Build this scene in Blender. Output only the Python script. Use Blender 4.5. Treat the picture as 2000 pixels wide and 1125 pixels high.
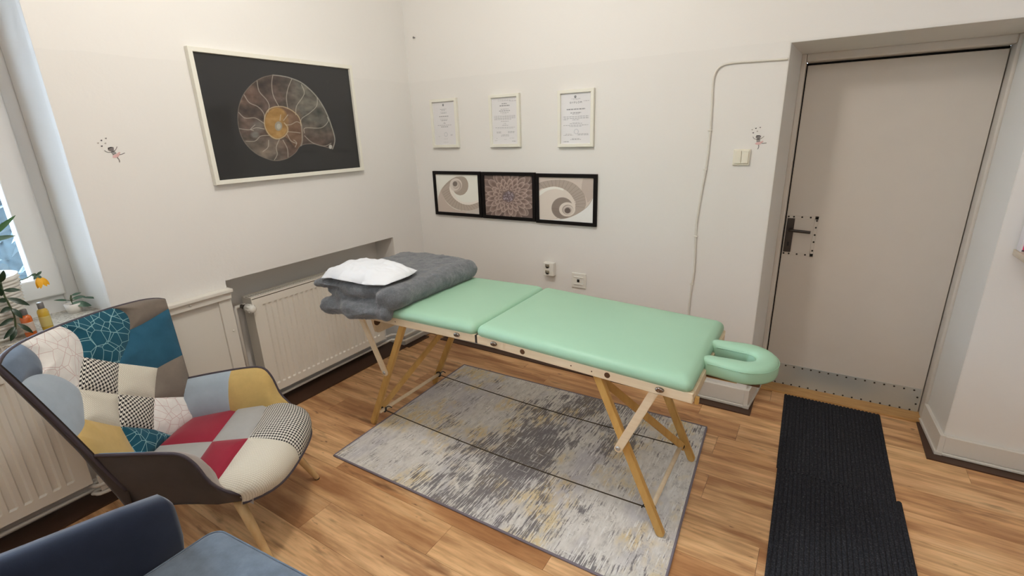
import bpy, bmesh, math, random
import numpy as np
from mathutils import Vector, Matrix, noise

for o in list(bpy.data.objects): bpy.data.objects.remove(o)
SC = bpy.context.scene
COL = SC.collection
PI = math.pi
rnd = random.Random(7)

# ------------------------------------------------------------------ camera
cd = bpy.data.cameras.new('camera'); cam = bpy.data.objects.new('camera', cd); COL.objects.link(cam)
cam.location = (2.69129, -2.88872, 1.61583)
cam.rotation_euler = tuple(math.radians(a) for a in (72.31890514, 1.81701973, 31.99290943))
cd.sensor_width = 36.0; cd.sensor_fit = 'HORIZONTAL'; cd.lens = 943.4397 / 2000 * 36.0
cd.shift_y = 0.0; cd.clip_start = 0.02
SC.camera = cam

# ------------------------------------------------------------------ world, lights, exposure
world = bpy.data.worlds.new('overcast_sky'); SC.world = world; world.use_nodes = True
wn = world.node_tree; bg = wn.nodes['Background']
bg.inputs['Color'].default_value = (0.70, 0.84, 1.0, 1); bg.inputs['Strength'].default_value = 31.0
def area(name, loc, size, power, color, rot=(0, 0, 0)):
    l = bpy.data.lights.new(name, 'AREA'); l.shape = 'DISK'; l.size = size; l.energy = power; l.color = color
    o = bpy.data.objects.new(name, l); COL.objects.link(o); o.location = loc; o.rotation_euler = rot
    return o
def lamp(name, loc, r, power, color):
    l = bpy.data.lights.new(name, 'POINT'); l.shadow_soft_size = r; l.energy = power; l.color = color
    o = bpy.data.objects.new(name, l); COL.objects.link(o); o.location = loc
lamp('ceiling_lamp_light', (1.40, -1.65, 2.80), .12, 54, (1.0, .955, .895))
lamp('ceiling_lamp_light', (2.75, -3.10, 2.80), .16, 31, (1.0, .955, .895))
SC.view_settings.view_transform = 'Standard'; SC.view_settings.look = 'None'
SC.view_settings.exposure = -0.40; SC.view_settings.gamma = 1.0; SC.view_settings.use_curve_mapping = False

# ------------------------------------------------------------------ helpers
def lin(r, g, b):
    f = lambda c: c / 12.92 if c <= .04045 else ((c + .055) / 1.055) ** 2.4
    return (f(r / 255), f(g / 255), f(b / 255), 1.0)

def tag(o, label=None, cat=None, group=None, kind=None):
    if label: o['label'] = label
    if cat: o['category'] = cat
    if group: o['group'] = group
    if kind: o['kind'] = kind
    return o

def root(name, loc, label, cat, group=None, kind=None):
    o = bpy.data.objects.new(name, None); COL.objects.link(o); o.location = loc
    o.empty_display_size = .05
    return tag(o, label, cat, group, kind)

def wt(o):
    """world translation of an unrotated object"""
    w = Vector(o.location)
    if o.parent is not None: w = wt(o.parent) + o.matrix_parent_inverse.translation + w
    return w

def place(o, parent):
    """link o; its mesh is written in world coordinates, so undo the parent's own offset"""
    COL.objects.link(o)
    if parent is not None:
        o.parent = parent; o.matrix_parent_inverse = Matrix.Translation(-wt(parent))
    return o

def mesh(name, verts, faces, m, parent=None, smooth=False, uv=None, mats=None, midx=None):
    me = bpy.data.meshes.new(name); me.from_pydata([tuple(v) for v in verts], [], faces); me.update()
    if uv is not None:
        ul = me.uv_layers.new(name='UV')
        for l in me.loops: ul.data[l.index].uv = uv[l.vertex_index]
    o = bpy.data.objects.new(name, me)
    for mm in (mats or [m]): me.materials.append(mm)
    if midx is not None: me.polygons.foreach_set('material_index', midx)
    if smooth: me.polygons.foreach_set('use_smooth', [True] * len(me.polygons))
    return place(o, parent)

def from_bm(name, bm, m, parent=None, smooth=False):
    me = bpy.data.meshes.new(name); bmesh.ops.recalc_face_normals(bm, faces=bm.faces); bm.to_mesh(me); bm.free()
    me.materials.append(m)
    if smooth: me.polygons.foreach_set('use_smooth', [True] * len(me.polygons))
    return place(bpy.data.objects.new(name, me), parent)

def bm_box(bm, lo, hi, bev=0.0, seg=2):
    vs = [bm.verts.new((x, y, z)) for x in (lo[0], hi[0]) for y in (lo[1], hi[1]) for z in (lo[2], hi[2])]
    fs = [bm.faces.new([vs[i] for i in q]) for q in ((0, 1, 3, 2), (4, 6, 7, 5), (0, 4, 5, 1), (2, 3, 7, 6), (0, 2, 6, 4), (1, 5, 7, 3))]
    if bev > 0:
        es = list({e for f in fs for e in f.edges})
        bmesh.ops.bevel(bm, geom=es, offset=bev, segments=seg, affect='EDGES', profile=.5)

def box(name, lo, hi, m, parent=None, bev=0.0, seg=2, smooth=False):
    bm = bmesh.new(); bm_box(bm, lo, hi, bev, seg); return from_bm(name, bm, m, parent, smooth)

def boxes(name, lst, m, parent=None, bev=0.0):
    bm = bmesh.new()
    for lo, hi in lst: bm_box(bm, lo, hi, bev)
    return from_bm(name, bm, m, parent)

def bar(name, a, b, w, t, side, m, parent=None, bev=.003, rnd_end=False):
    """rectangular bar a-b; width w in the plane perpendicular to 'side', thickness t along side; optional round ends"""
    a, b, s = Vector(a), Vector(b), Vector(side).normalized(); d = (b - a).normalized(); n = d.cross(s).normalized(); s = n.cross(d).normalized()
    pts = []
    if rnd_end:
        for k in range(9):
            an = PI / 2 + PI * k / 8; pts.append(a + n * math.sin(an) * w / 2 + d * math.cos(an) * w / 2)
        for k in range(9):
            an = -PI / 2 + PI * k / 8; pts.append(b + n * math.sin(an) * w / 2 + d * math.cos(an) * w / 2)
    else:
        pts = [a + n * w / 2, a - n * w / 2, b - n * w / 2, b + n * w / 2]
    bm = bmesh.new()
    lo = [bm.verts.new(p - s * t / 2) for p in pts]; hi = [bm.verts.new(p + s * t / 2) for p in pts]
    f1 = bm.faces.new(lo); f2 = bm.faces.new(hi)
    N = len(pts)
    for i in range(N): bm.faces.new((lo[i], lo[(i + 1) % N], hi[(i + 1) % N], hi[i]))
    if bev: bmesh.ops.bevel(bm, geom=list(f1.edges) + list(f2.edges), offset=bev, segments=2, affect='EDGES')
    return from_bm(name, bm, m, parent)

def catmull(pts, n):
    pts = [Vector(p) for p in pts]; out = []
    for i in range(len(pts) - 1):
        p0 = pts[max(i - 1, 0)]; p1 = pts[i]; p2 = pts[i + 1]; p3 = pts[min(i + 2, len(pts) - 1)]
        for k in range(n):
            t = k / n
            out.append(.5 * ((2 * p1) + (p2 - p0) * t + (2 * p0 - 5 * p1 + 4 * p2 - p3) * t * t + (3 * p1 - p0 - 3 * p2 + p3) * t ** 3))
    out.append(pts[-1]); return out

def tube_geo(pts, r, k=8, closed=False):
    pts = [Vector(p) for p in pts]; n = len(pts); V = []; F = []
    rr = r if hasattr(r, '__len__') else [r] * n
    prev = None
    for i, p in enumerate(pts):
        if closed: d = pts[(i + 1) % n] - pts[i - 1]
        else: d = pts[min(i + 1, n - 1)] - pts[max(i - 1, 0)]
        d = d.normalized() if d.length > 1e-9 else Vector((0, 0, 1))
        if prev is None:
            u = d.orthogonal().normalized()
        else:
            u = (prev - d * prev.dot(d)); u = u.normalized() if u.length > 1e-6 else d.orthogonal().normalized()
        prev = u; w = d.cross(u)
        for j in range(k):
            a = 2 * PI * j / k; V.append(p + (u * math.cos(a) + w * math.sin(a)) * rr[i])
    m = n if closed else n - 1
    for i in range(m):
        for j in range(k):
            a = i * k + j; b = i * k + (j + 1) % k; c = ((i + 1) % n) * k + (j + 1) % k; e = ((i + 1) % n) * k + j
            F.append((a, b, c, e))
    if not closed: F.append(tuple(range(k))[::-1]); F.append(tuple((n - 1) * k + j for j in range(k)))
    return V, F

def tube(name, pts, r, m, parent=None, k=8, closed=False):
    V, F = tube_geo(pts, r, k, closed); return mesh(name, V, F, m, parent, True)

def lathe(name, prof, c, m, parent=None, k=24, axis='z', smooth=True, wob=None):
    V = []; F = []
    for (r, h) in prof:
        for j in range(k):
            a = 2 * PI * j / k; x, y = r * math.cos(a), r * math.sin(a)
            p = {'z': (x, y, h), 'x': (h, x, y), 'y': (x, h, y)}[axis]
            V.append((c[0] + p[0], c[1] + p[1], c[2] + p[2]))
    for i in range(len(prof) - 1):
        for j in range(k): F.append((i * k + j, i * k + (j + 1) % k, (i + 1) * k + (j + 1) % k, (i + 1) * k + j))
    F.append(tuple(range(k))[::-1]); F.append(tuple((len(prof) - 1) * k + j for j in range(k)))
    o = mesh(name, V, F, m, parent, smooth)
    return o

def grid(name, fn, nu, nv, m, parent=None, smooth=True, uvfn=None, wrap=False):
    V = []; F = []; U = []
    for j in range(nv + 1):
        for i in range(nu + 1):
            a, b = i / nu, j / nv; V.append(fn(a, b)); U.append(uvfn(a, b) if uvfn else (a, b))
    for j in range(nv):
        for i in range(nu): k = j * (nu + 1) + i; F.append((k, k + 1, k + nu + 2, k + nu + 1))
    return mesh(name, V, F, m, parent, smooth, uv=U)

# ------------------------------------------------------------------ materials
class NT:
    def __init__(s, name):
        s.m = bpy.data.materials.new(name); s.m.use_nodes = True; s.t = s.m.node_tree
        s.b = s.t.nodes['Principled BSDF']; s.out = s.t.nodes['Material Output']
    def n(s, ty, **kw):
        x = s.t.nodes.new(ty)
        for k, v in kw.items(): setattr(x, k, v)
        return x
    def l(s, a, b): s.t.links.new(a, b)
    def set(s, sock, v):
        if hasattr(v, 'is_output') or isinstance(v, bpy.types.NodeSocket): s.l(v, sock)
        else: sock.default_value = (*v, 1) if (isinstance(v, tuple) and len(v) == 3 and sock.type == 'RGBA') else v
    def math(s, op, a, b=0.0, c=None):
        x = s.n('ShaderNodeMath', operation=op); s.set(x.inputs[0], a); s.set(x.inputs[1], b)
        if c is not None: s.set(x.inputs[2], c)
        return x.outputs[0]
    def coord(s, kind='Object', scale=(1, 1, 1), loc=(0, 0, 0), rot=(0, 0, 0)):
        tc = s.n('ShaderNodeTexCoord'); mp = s.n('ShaderNodeMapping'); s.l(tc.outputs[kind], mp.inputs[0])
        mp.inputs['Scale'].default_value = scale; mp.inputs['Location'].default_value = loc; mp.inputs['Rotation'].default_value = rot
        return mp.outputs[0]
    def noise(s, vec, scale, detail=3, rough=.5):
        x = s.n('ShaderNodeTexNoise'); s.l(vec, x.inputs['Vector']); x.inputs['Scale'].default_value = scale
        x.inputs['Detail'].default_value = detail; x.inputs['Roughness'].default_value = rough
        return x.outputs[0]
    def ramp(s, fac, stops, interp='LINEAR'):
        x = s.n('ShaderNodeValToRGB'); s.l(fac, x.inputs[0]); cr = x.color_ramp; cr.interpolation = interp
        while len(cr.elements) < len(stops): cr.elements.new(.5)
        for e, (p, c) in zip(cr.elements, stops): e.position = p; e.color = c if len(c) == 4 else (*c, 1)
        return x.outputs[0]
    def mix(s, fac, a, b, blend='MIX'):
        x = s.n('ShaderNodeMix', data_type='RGBA', blend_type=blend); s.set(x.inputs[0], fac); s.set(x.inputs[6], a); s.set(x.inputs[7], b)
        return x.outputs[2]
    def bump(s, h, strength=.3, dist=.01, prev=None):
        x = s.n('ShaderNodeBump'); s.l(h, x.inputs['Height']); x.inputs['Strength'].default_value = strength; x.inputs['Distance'].default_value = dist
        if prev is not None: s.l(prev, x.inputs['Normal'])
        return x.outputs[0]
    def fin(s, color=None, rough=.6, normal=None, metal=0, spec=None, sheen=0, coat=0):
        if color is not None: s.set(s.b.inputs['Base Color'], color)
        s.set(s.b.inputs['Roughness'], rough); s.b.inputs['Metallic'].default_value = metal
        if spec is not None: s.b.inputs['Specular IOR Level'].default_value = spec
        if sheen: s.b.inputs['Sheen Weight'].default_value = sheen; s.b.inputs['Sheen Roughness'].default_value = .45
        if coat: s.b.inputs['Coat Weight'].default_value = coat; s.b.inputs['Coat Roughness'].default_value = .05
        if normal is not None: s.l(normal, s.b.inputs['Normal'])
        return s.m

W1, W0 = (1, 1, 1, 1), (0, 0, 0, 1)
def simple(name, col, rough=.6, metal=0, nscale=0, nstr=.2, ndist=.002, var=0, sheen=0, spec=None, coat=0):
    t = NT(name); c = col; nor = None
    v = t.coord()
    if var:
        f = t.noise(v, 9, 4); c = t.ramp(f, [(.3, tuple(x * (1 - var) for x in col[:3])), (.7, tuple(min(1, x * (1 + var)) for x in col[:3]))])
    if nscale: nor = t.bump(t.noise(v, nscale, 3), nstr, ndist)
    return t.fin(c, rough, nor, metal, spec, sheen, coat)

def m_wall(name, col, low=None):
    t = NT(name); v = t.coord()
    big = t.noise(v, 1.7, 4); c = t.ramp(big, [(.3, tuple(x * .975 for x in col[:3])), (.7, col)])
    if low is not None:
        sx = t.n('ShaderNodeSeparateXYZ'); t.l(v, sx.inputs[0])
        zz = t.math('ADD', sx.outputs[2], t.math('MULTIPLY', t.noise(v, 6, 2), .02))
        k = t.math('GREATER_THAN', zz, 2.01)
        c = t.mix(k, c, tuple(min(1, x * 1.015) for x in col[:3]) + (1,))
        b0 = t.bump(k, .25, .003)
    else: b0 = None
    b1 = t.bump(t.noise(v, 5, 5, .6), .25, .012, b0)
    b2 = t.bump(t.noise(v, 90, 2), .12, .002, b1)
    return t.fin(c, .75, b2, spec=.25)

def m_wood(name, c1, c2, scale=(6, 60, 60), rough=.45, objrand=False, spec=.4):
    t = NT(name); v = t.coord(scale=scale)
    f = t.noise(v, 1.0, 6, .6); c = t.ramp(f, [(.3, c1), (.7, c2)])
    return t.fin(c, rough, t.bump(f, .08, .002), spec=spec)

M = {}
M['wall'] = m_wall('painted_plaster', (.83, .812, .778), 1)
M['reveal'] = m_wall('white_painted_plaster', (.80, .78, .74))
M['ceil'] = m_wall('ceiling_paint', (.88, .87, .85))
M['white'] = simple('white_gloss_paint', lin(226, 222, 212), .4, nscale=40, nstr=.05)
M['skirt'] = simple('white_skirting_paint', lin(222, 218, 210), .45, nscale=30, nstr=.15)
M['pvc'] = simple('white_window_plastic', lin(228, 228, 226), .35)
M['doorpaint'] = simple('door_paint', lin(214, 206, 196), .38, nscale=14, nstr=.04, var=.01)
M['dark_strip'] = simple('dark_brown_strip', lin(72, 48, 34), .5, nscale=60)
M['black'] = simple('black_gap', (.006, .005, .005), .8)
M['radiator'] = simple('radiator_enamel', lin(234, 229, 218), .35, nscale=20, nstr=.03)
M['radiator_dark'] = simple('radiator_inside', lin(150, 140, 120), .6)
M['pipe'] = simple('pipe_paint', lin(226, 222, 214), .35, nscale=30, nstr=.1)
M['steel'] = simple('brushed_steel', (.55, .56, .56), .35, 1)
M['kick'] = simple('galvanised_plate', (.60, .63, .62), .42, .55, nscale=8, nstr=.05)
M['stud'] = simple('stud_metal', (.05, .045, .04), .4, .8)
M['bronze'] = simple('dark_bronze_metal', (.07, .06, .055), .38, .75)
M['nickel'] = simple('dark_chrome', (.25, .22, .20), .2, 1)
M['plastic'] = simple('ivory_plastic', lin(236, 232, 216), .3)
M['plastic_w'] = simple('white_plastic', lin(232, 230, 222), .3)
M['hole'] = simple('socket_hole', (.01, .01, .01), .7)
M['bframe'] = simple('black_frame_lacquer', (.008, .006, .006), .6, spec=.15)
M['wframe'] = simple('white_frame_foil', lin(236, 234, 222), .45)
M['granite'] = None
M['birch'] = m_wood('pale_birch', lin(228, 206, 172), lin(240, 222, 192), (5, 40, 40), .45)
M['beech'] = m_wood('varnished_beech', lin(196, 152, 84), lin(214, 172, 102), (30, 30, 6), .4)
M['legwood'] = m_wood('chair_leg_wood', lin(206, 170, 118), lin(226, 192, 140), (40, 40, 8), .45)
M['thresh'] = m_wood('threshold_oak', lin(176, 130, 76), lin(206, 162, 104), (8, 60, 60), .5)
M['holewood'] = simple('bored_hole_wood', lin(88, 56, 26), .7)
M['cord'] = simple('dark_cord', lin(58, 46, 26), .7)
M['strap'] = simple('black_strap', (.015, .013, .013), .7)

def m_granite():
    t = NT('speckled_stone'); v = t.coord()
    a = t.noise(v, 90, 4, .7); c = t.ramp(a, [(.35, lin(120, 112, 100)), (.5, lin(190, 184, 172)), (.7, lin(220, 216, 206))])
    return t.fin(c, .3, spec=.5)
M['granite'] = m_granite()

def m_floor():
    t = NT('wood_print_vinyl'); tc = t.n('ShaderNodeTexCoord'); oi = t.n('ShaderNodeObjectInfo')
    off = t.n('ShaderNodeCombineXYZ'); t.l(t.math('MULTIPLY', oi.outputs['Random'], 37.0), off.inputs[0]); t.l(t.math('MULTIPLY', oi.outputs['Random'], 91.0), off.inputs[2])
    ad = t.n('ShaderNodeVectorMath', operation='ADD'); t.l(tc.outputs['Object'], ad.inputs[0]); t.l(off.outputs[0], ad.inputs[1])
    mp = t.n('ShaderNodeMapping'); t.l(ad.outputs[0], mp.inputs[0]); mp.inputs['Scale'].default_value = (1.3, 9, 9)
    n1 = t.noise(mp.outputs[0], 1.6, 5, .55)
    mp2 = t.n('ShaderNodeMapping'); t.l(ad.outputs[0], mp2.inputs[0]); mp2.inputs['Scale'].default_value = (3.5, 75, 75)
    n2 = t.noise(mp2.outputs[0], 1.0, 4, .6)
    base = t.ramp(oi.outputs['Random'], [(0, lin(196, 142, 96)), (.2, lin(242, 196, 142)), (.4, lin(218, 166, 116)), (.6, lin(250, 206, 154)), (.8, lin(226, 174, 122)), (1, lin(184, 130, 84))])
    c = t.mix(t.ramp(n1, [(.42, W0), (.66, (.85, .85, .85, 1))]), base, lin(160, 106, 64))
    c = t.mix(t.ramp(n1, [(.26, (.6, .6, .6, 1)), (.44, W0)]), c, lin(244, 208, 158))
    c = t.mix(t.ramp(n2, [(.46, W0), (.78, (.55, .55, .55, 1))]), c, lin(150, 100, 62))
    mp3 = t.n('ShaderNodeMapping'); t.l(ad.outputs[0], mp3.inputs[0]); mp3.inputs['Scale'].default_value = (3.2, 15, 15)
    n3 = t.noise(mp3.outputs[0], 1.0, 3, .6)
    c = t.mix(t.ramp(n3, [(.60, W0), (.74, (.75, .75, .75, 1))]), c, lin(104, 62, 34))
    mp4 = t.n('ShaderNodeMapping'); t.l(ad.outputs[0], mp4.inputs[0]); mp4.inputs['Scale'].default_value = (14, 40, 40)
    n4 = t.noise(mp4.outputs[0], 1.0, 2, .5)
    c = t.mix(t.ramp(n4, [(.70, W0), (.78, (.7, .7, .7, 1))]), c, lin(92, 52, 30))
    return t.fin(c, t.ramp(n2, [(.3, (.36,) * 3 + (1,)), (.8, (.48,) * 3 + (1,))]), t.bump(n2, .06, .001), spec=.4)
M['floor'] = m_floor()

def m_vinyl():
    t = NT('mint_vinyl'); v = t.coord()
    vo = t.n('ShaderNodeTexVoronoi'); t.l(v, vo.inputs['Vector']); vo.inputs['Scale'].default_value = 420
    n = t.noise(v, 3, 3)
    c = t.ramp(n, [(.3, (.36, .60, .43)), (.7, (.385, .63, .455))])
    return t.fin(c, .42, t.bump(vo.outputs[0], .12, .0008), spec=.4)
M['vinyl'] = m_vinyl()

def m_suede(name, col, var=.12, sheen=.25):
    t = NT(name); v = t.coord()
    f = t.noise(v, 14, 5, .65); c = t.ramp(f, [(.3, tuple(x * (1 - var) for x in col[:3])), (.7, tuple(min(1, x * (1 + var)) for x in col[:3]))])
    return t.fin(c, .85, t.bump(t.noise(v, 500, 2), .25, .0008), spec=.15, sheen=sheen)
M['taupe'] = m_suede('taupe_suede', lin(122, 112, 102))
M['slate'] = m_suede('slate_blue_suede', lin(108, 122, 140))
M['paleblue'] = m_suede('pale_blue_suede', lin(165, 178, 190), .06)
M['tealblue'] = m_suede('petrol_suede', lin(44, 92, 116))
M['mustard'] = m_suede('mustard_suede', lin(200, 170, 108), .08)
M['red'] = m_suede('crimson_cloth', lin(150, 38, 58), .06)
M['grey'] = m_suede('light_grey_cloth', lin(172, 172, 170), .04)
M['skyblue'] = m_suede('sky_blue_suede', lin(106, 152, 186), .06)
M['greige'] = m_suede('greige_suede', lin(158, 148, 142), .06)
M['shell'] = m_suede('dark_taupe_shell', lin(74, 66, 62), .08, .10)
M['piping'] = simple('dark_piping', lin(70, 62, 70), .7)
M['navy'] = m_suede('navy_velvet', lin(38, 45, 62), .10, .35)
M['bluegrey'] = m_suede('blue_grey_velvet', lin(106, 118, 132), .22, .35)

def m_lines(name, base, line, scale, width):
    t = NT(name); tc = t.n('ShaderNodeTexCoord'); v = t.coord('UV')
    w = t.noise(v, 9, 1)
    vo = t.n('ShaderNodeTexVoronoi', feature='DISTANCE_TO_EDGE', voronoi_dimensions='2D'); t.l(v, vo.inputs['Vector']); vo.inputs['Scale'].default_value = scale
    vo2 = t.n('ShaderNodeTexVoronoi', feature='DISTANCE_TO_EDGE', voronoi_dimensions='2D'); t.l(t.coord('UV', (1, 1, 1), (.37, .71, 0), (0, 0, .6)), vo2.inputs['Vector']); vo2.inputs['Scale'].default_value = scale * .62
    d = t.math('MINIMUM', vo.outputs[0], t.math('MULTIPLY', vo2.outputs[0], 1.3))
    k = t.math('LESS_THAN', d, width)
    n = t.noise(t.coord(), 20, 4)
    bs = t.ramp(n, [(.3, tuple(x * .85 for x in base[:3])), (.7, base)])
    return t.fin(t.mix(k, bs, line), .8, t.bump(t.noise(t.coord(), 400, 2), .2, .0008), spec=.2, sheen=.15)
M['teallines'] = m_lines('teal_print_cloth', lin(30, 88, 108), lin(150, 190, 194), 22, .020)
M['whitelines'] = m_lines('white_print_cloth', lin(240, 237, 233), lin(204, 176, 174), 20, .015)

def m_hound(name, thread):
    t = NT(name); tc = t.n('ShaderNodeTexCoord'); sx = t.n('ShaderNodeSeparateXYZ'); t.l(tc.outputs['UV'], sx.inputs[0])
    x = t.math('FLOOR', t.math('DIVIDE', t.math('ADD', sx.outputs[0], 10.0), thread)); y = t.math('FLOOR', t.math('DIVIDE', t.math('ADD', sx.outputs[1], 10.0), thread))
    wx = t.math('LESS_THAN', t.math('MODULO', x, 8.0), 4.0); wy = t.math('LESS_THAN', t.math('MODULO', y, 8.0), 4.0)
    tw = t.math('LESS_THAN', t.math('MODULO', t.math('ADD', x, y), 4.0), 2.0)
    k = t.mix(tw, wx, wy)
    return t.fin(t.mix(k, lin(232, 228, 218), lin(26, 24, 28)), .85, t.bump(t.noise(t.coord(), 500, 2), .3, .001), spec=.15)
M['hound'] = m_hound('houndstooth_large', .00165)
M['hound_s'] = m_hound('houndstooth_small', .00150)
def m_weave():
    t = NT('cream_basket_weave'); tc = t.n('ShaderNodeTexCoord'); sx = t.n('ShaderNodeSeparateXYZ'); t.l(tc.outputs['UV'], sx.inputs[0])
    T = .0055
    x = t.math('DIVIDE', t.math('ADD', sx.outputs[0], 10.0), T); y = t.math('DIVIDE', t.math('ADD', sx.outputs[1], 10.0), T)
    a = t.math('ABSOLUTE', t.math('SINE', t.math('MULTIPLY', x, PI))); b = t.math('ABSOLUTE', t.math('SINE', t.math('MULTIPLY', y, PI)))
    ck = t.math('MODULO', t.math('ADD', t.math('FLOOR', x), t.math('FLOOR', y)), 2.0)
    h = t.mix(ck, a, b)
    c = t.ramp(h, [(.0, lin(176, 166, 146)), (.45, lin(222, 216, 200)), (1, lin(236, 232, 220))])
    c = t.mix(t.math('MULTIPLY', ck, .25), c, lin(206, 200, 178))
    return t.fin(c, .85, t.bump(h, .5, .0015), spec=.15)
M['weave'] = m_weave()

def m_rug():
    t = NT('abstract_rug_print'); v = t.coord()
    n1 = t.noise(t.coord(scale=(120, 8, 1)), 1, 3, .65); n2 = t.noise(t.coord(scale=(34, 12, 1), loc=(3, 1, 0)), 1, 5, .7)
    n3 = t.noise(t.coord(scale=(12, 110, 1)), 1, 2, .5); med = t.noise(t.coord(loc=(1.3, 4.2, 0), scale=(1.5, 1, 1)), 8.0, 5, .7)
    big = t.noise(t.coord(loc=(.35, 1.9, 0), scale=(1.6, .8, 1)), 2.4, 3, .6); big2 = t.noise(t.coord(loc=(5.3, 2.6, 0), scale=(1.2, .9, 1)), 3.4, 3, .6)
    big3 = t.noise(t.coord(loc=(8.3, 7.6, 0), scale=(1.6, .7, 1)), 2.6, 3, .6); spk = t.noise(v, 85, 3, .7)
    c = t.ramp(n2, [(.30, lin(188, 184, 180)), (.48, lin(220, 217, 211)), (.70, lin(236, 233, 228))])
    # cool grey clouds
    c = t.mix(t.ramp(big3, [(.50, W0), (.64, (.75, .75, .75, 1))]), c, lin(196, 194, 200))
    # ochre areas, broken up by the weave
    oc = t.math('MULTIPLY', t.ramp(big2, [(.49, W0), (.60, W1)]), t.ramp(n2, [(.38, W0), (.56, (.8, .8, .8, 1))]))
    c = t.mix(oc, c, lin(222, 200, 146))
    # slate zones: a band about x 1.65 plus scattered ones, eroded by the streaks
    sx = t.n('ShaderNodeSeparateXYZ'); t.l(v, sx.inputs[0])
    xb = t.math('SUBTRACT', .34, t.math('ABSOLUTE', t.math('SUBTRACT', t.math('ADD', sx.outputs[0], t.math('MULTIPLY', sx.outputs[1], -.10)), 1.68)))
    xb = t.math('MAXIMUM', xb, -.10)
    d = t.math('ADD', t.math('MULTIPLY', xb, 1.25), t.math('MULTIPLY', t.math('SUBTRACT', big, .5), 1.5))
    d = t.math('ADD', d, t.math('MULTIPLY', t.math('SUBTRACT', n1, .5), 1.9)); d = t.math('ADD', d, t.math('MULTIPLY', t.math('SUBTRACT', med, .5), 1.5))
    c = t.mix(t.ramp(d, [(.10, W0), (.26, (.85, .85, .85, 1))]), c, lin(112, 108, 112))
    fl = t.math('MULTIPLY', t.ramp(spk, [(.56, W0), (.62, W1)]), t.ramp(med, [(.46, W0), (.56, W1)]))
    c = t.mix(t.math('MULTIPLY', fl, .6), c, lin(148, 142, 140))
    wh = t.math('MULTIPLY', t.ramp(t.noise(t.coord(scale=(150, 11, 1), loc=(9, 3, 0)), 1, 2, .5), [(.57, W0), (.62, W1)]), t.ramp(med, [(.40, W0), (.52, W1)]))
    c = t.mix(t.math('MULTIPLY', wh, .8), c, lin(240, 239, 236))
    lad = t.math('MULTIPLY', t.ramp(n3, [(.64, W0), (.68, W1)]), t.ramp(big, [(.50, W0), (.58, W1)]))
    c = t.mix(t.math('MULTIPLY', lad, .6), c, lin(236, 235, 232))
    return t.fin(c, .9, t.bump(t.noise(v, 350, 2), .3, .001), spec=.1)
M['rug'] = m_rug()
M['rugedge'] = simple('rug_binding', lin(128, 120, 130), .9)
def m_mat():
    t = NT('charcoal_felt'); v = t.coord()
    a = t.noise(v, 160, 3, .8); c = t.ramp(a, [(.45, lin(42, 43, 47)), (.62, lin(60, 61, 66)), (.75, lin(106, 106, 110))])
    return t.fin(c, .95, t.bump(a, .5, .002), spec=.08)
M['mat'] = m_mat()
def m_fur():
    t = NT('grey_plush'); v = t.coord()
    a = t.noise(v, 26, 4, .7); b = t.noise(v, 160, 3, .7)
    c = t.ramp(a, [(.3, lin(104, 108, 114)), (.7, lin(138, 142, 146))])
    c = t.mix(t.ramp(b, [(.4, (.5, .5, .5, 1)), (.65, W0)]), c, lin(92, 96, 102))
    return t.fin(c, .95, t.bump(b, .8, .006), spec=.08, sheen=.5)
M['fur'] = m_fur()
M['linen'] = simple('white_cotton', lin(236, 240, 246), .9, nscale=14, nstr=.35, ndist=.012, spec=.15)
M['leaf'] = simple('dark_leaf', lin(30, 56, 36), .35, var=.25)
M['leaf2'] = simple('grey_green_leaf', lin(70, 100, 82), .4, var=.3)
M['leaf3'] = simple('fresh_leaf', lin(52, 100, 50), .4, var=.2)
M['stem'] = simple('green_stem', lin(70, 84, 52), .6)
M['petal'] = simple('yellow_petal', lin(240, 178, 34), .5, var=.1)
M['potwhite'] = simple('white_ceramic', lin(232, 228, 220), .35)
M['soil'] = simple('potting_soil', lin(44, 36, 30), .95, nscale=120, nstr=.8)
M['capgrey'] = simple('grey_cap', lin(120, 118, 116), .4, .2)
M['pink'] = simple('hot_pink_card', lin(240, 40, 110), .5)
M['card'] = simple('white_card', lin(225, 220, 222), .5)
M['shelfwood'] = m_wood('pale_shelf_wood', lin(196, 180, 160), lin(214, 200, 182), (20, 6, 40), .5)
M['decal_dark'] = simple('decal_dark_print', lin(70, 66, 66), .6)
M['decal_grey'] = simple('decal_grey_print', lin(128, 122, 120), .6)
M['decal_pale'] = simple('decal_pale_print', lin(176, 168, 160), .6)
M['decal_pink'] = simple('decal_pink_print', lin(222, 184, 182), .6)

def m_glass(name, tint, fac):
    t = NT(name); g = t.n('ShaderNodeBsdfGlossy'); g.inputs['Roughness'].default_value = .02
    tr = t.n('ShaderNodeBsdfTransparent'); tr.inputs[0].default_value = tint
    lw = t.n('ShaderNodeFresnel'); lw.inputs[0].default_value = 1.45
    mx = t.n('ShaderNodeMixShader'); t.l(t.math('MULTIPLY', lw.outputs[0], fac), mx.inputs[0]); t.l(tr.outputs[0], mx.inputs[1]); t.l(g.outputs[0], mx.inputs[2])
    t.l(mx.outputs[0], t.out.inputs[0]); return t.m
M['glass'] = m_glass('window_glass', (.94, .96, .97, 1), .8)
def m_liquid(name, col):
    t = NT(name); t.fin(col, .08, spec=.5, coat=.6); t.b.inputs['Transmission Weight'].default_value = .35; return t.m
M['orange_oil'] = m_liquid('orange_liquid', lin(236, 120, 50))
M['yellow_oil'] = m_liquid('yellow_liquid', lin(226, 190, 70))
M['label_o'] = simple('orange_label', lin(214, 196, 182), .5)
M['label_y'] = simple('yellow_label', lin(206, 190, 120), .5)
def m_print(rough, coat):
    t = NT('printed_paper'); a = t.n('ShaderNodeVertexColor'); a.layer_name = 'Col'
    return t.fin(a.outputs[0], rough, spec=.5, coat=coat)
M['print_gloss'] = m_print(.5, .65)
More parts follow.
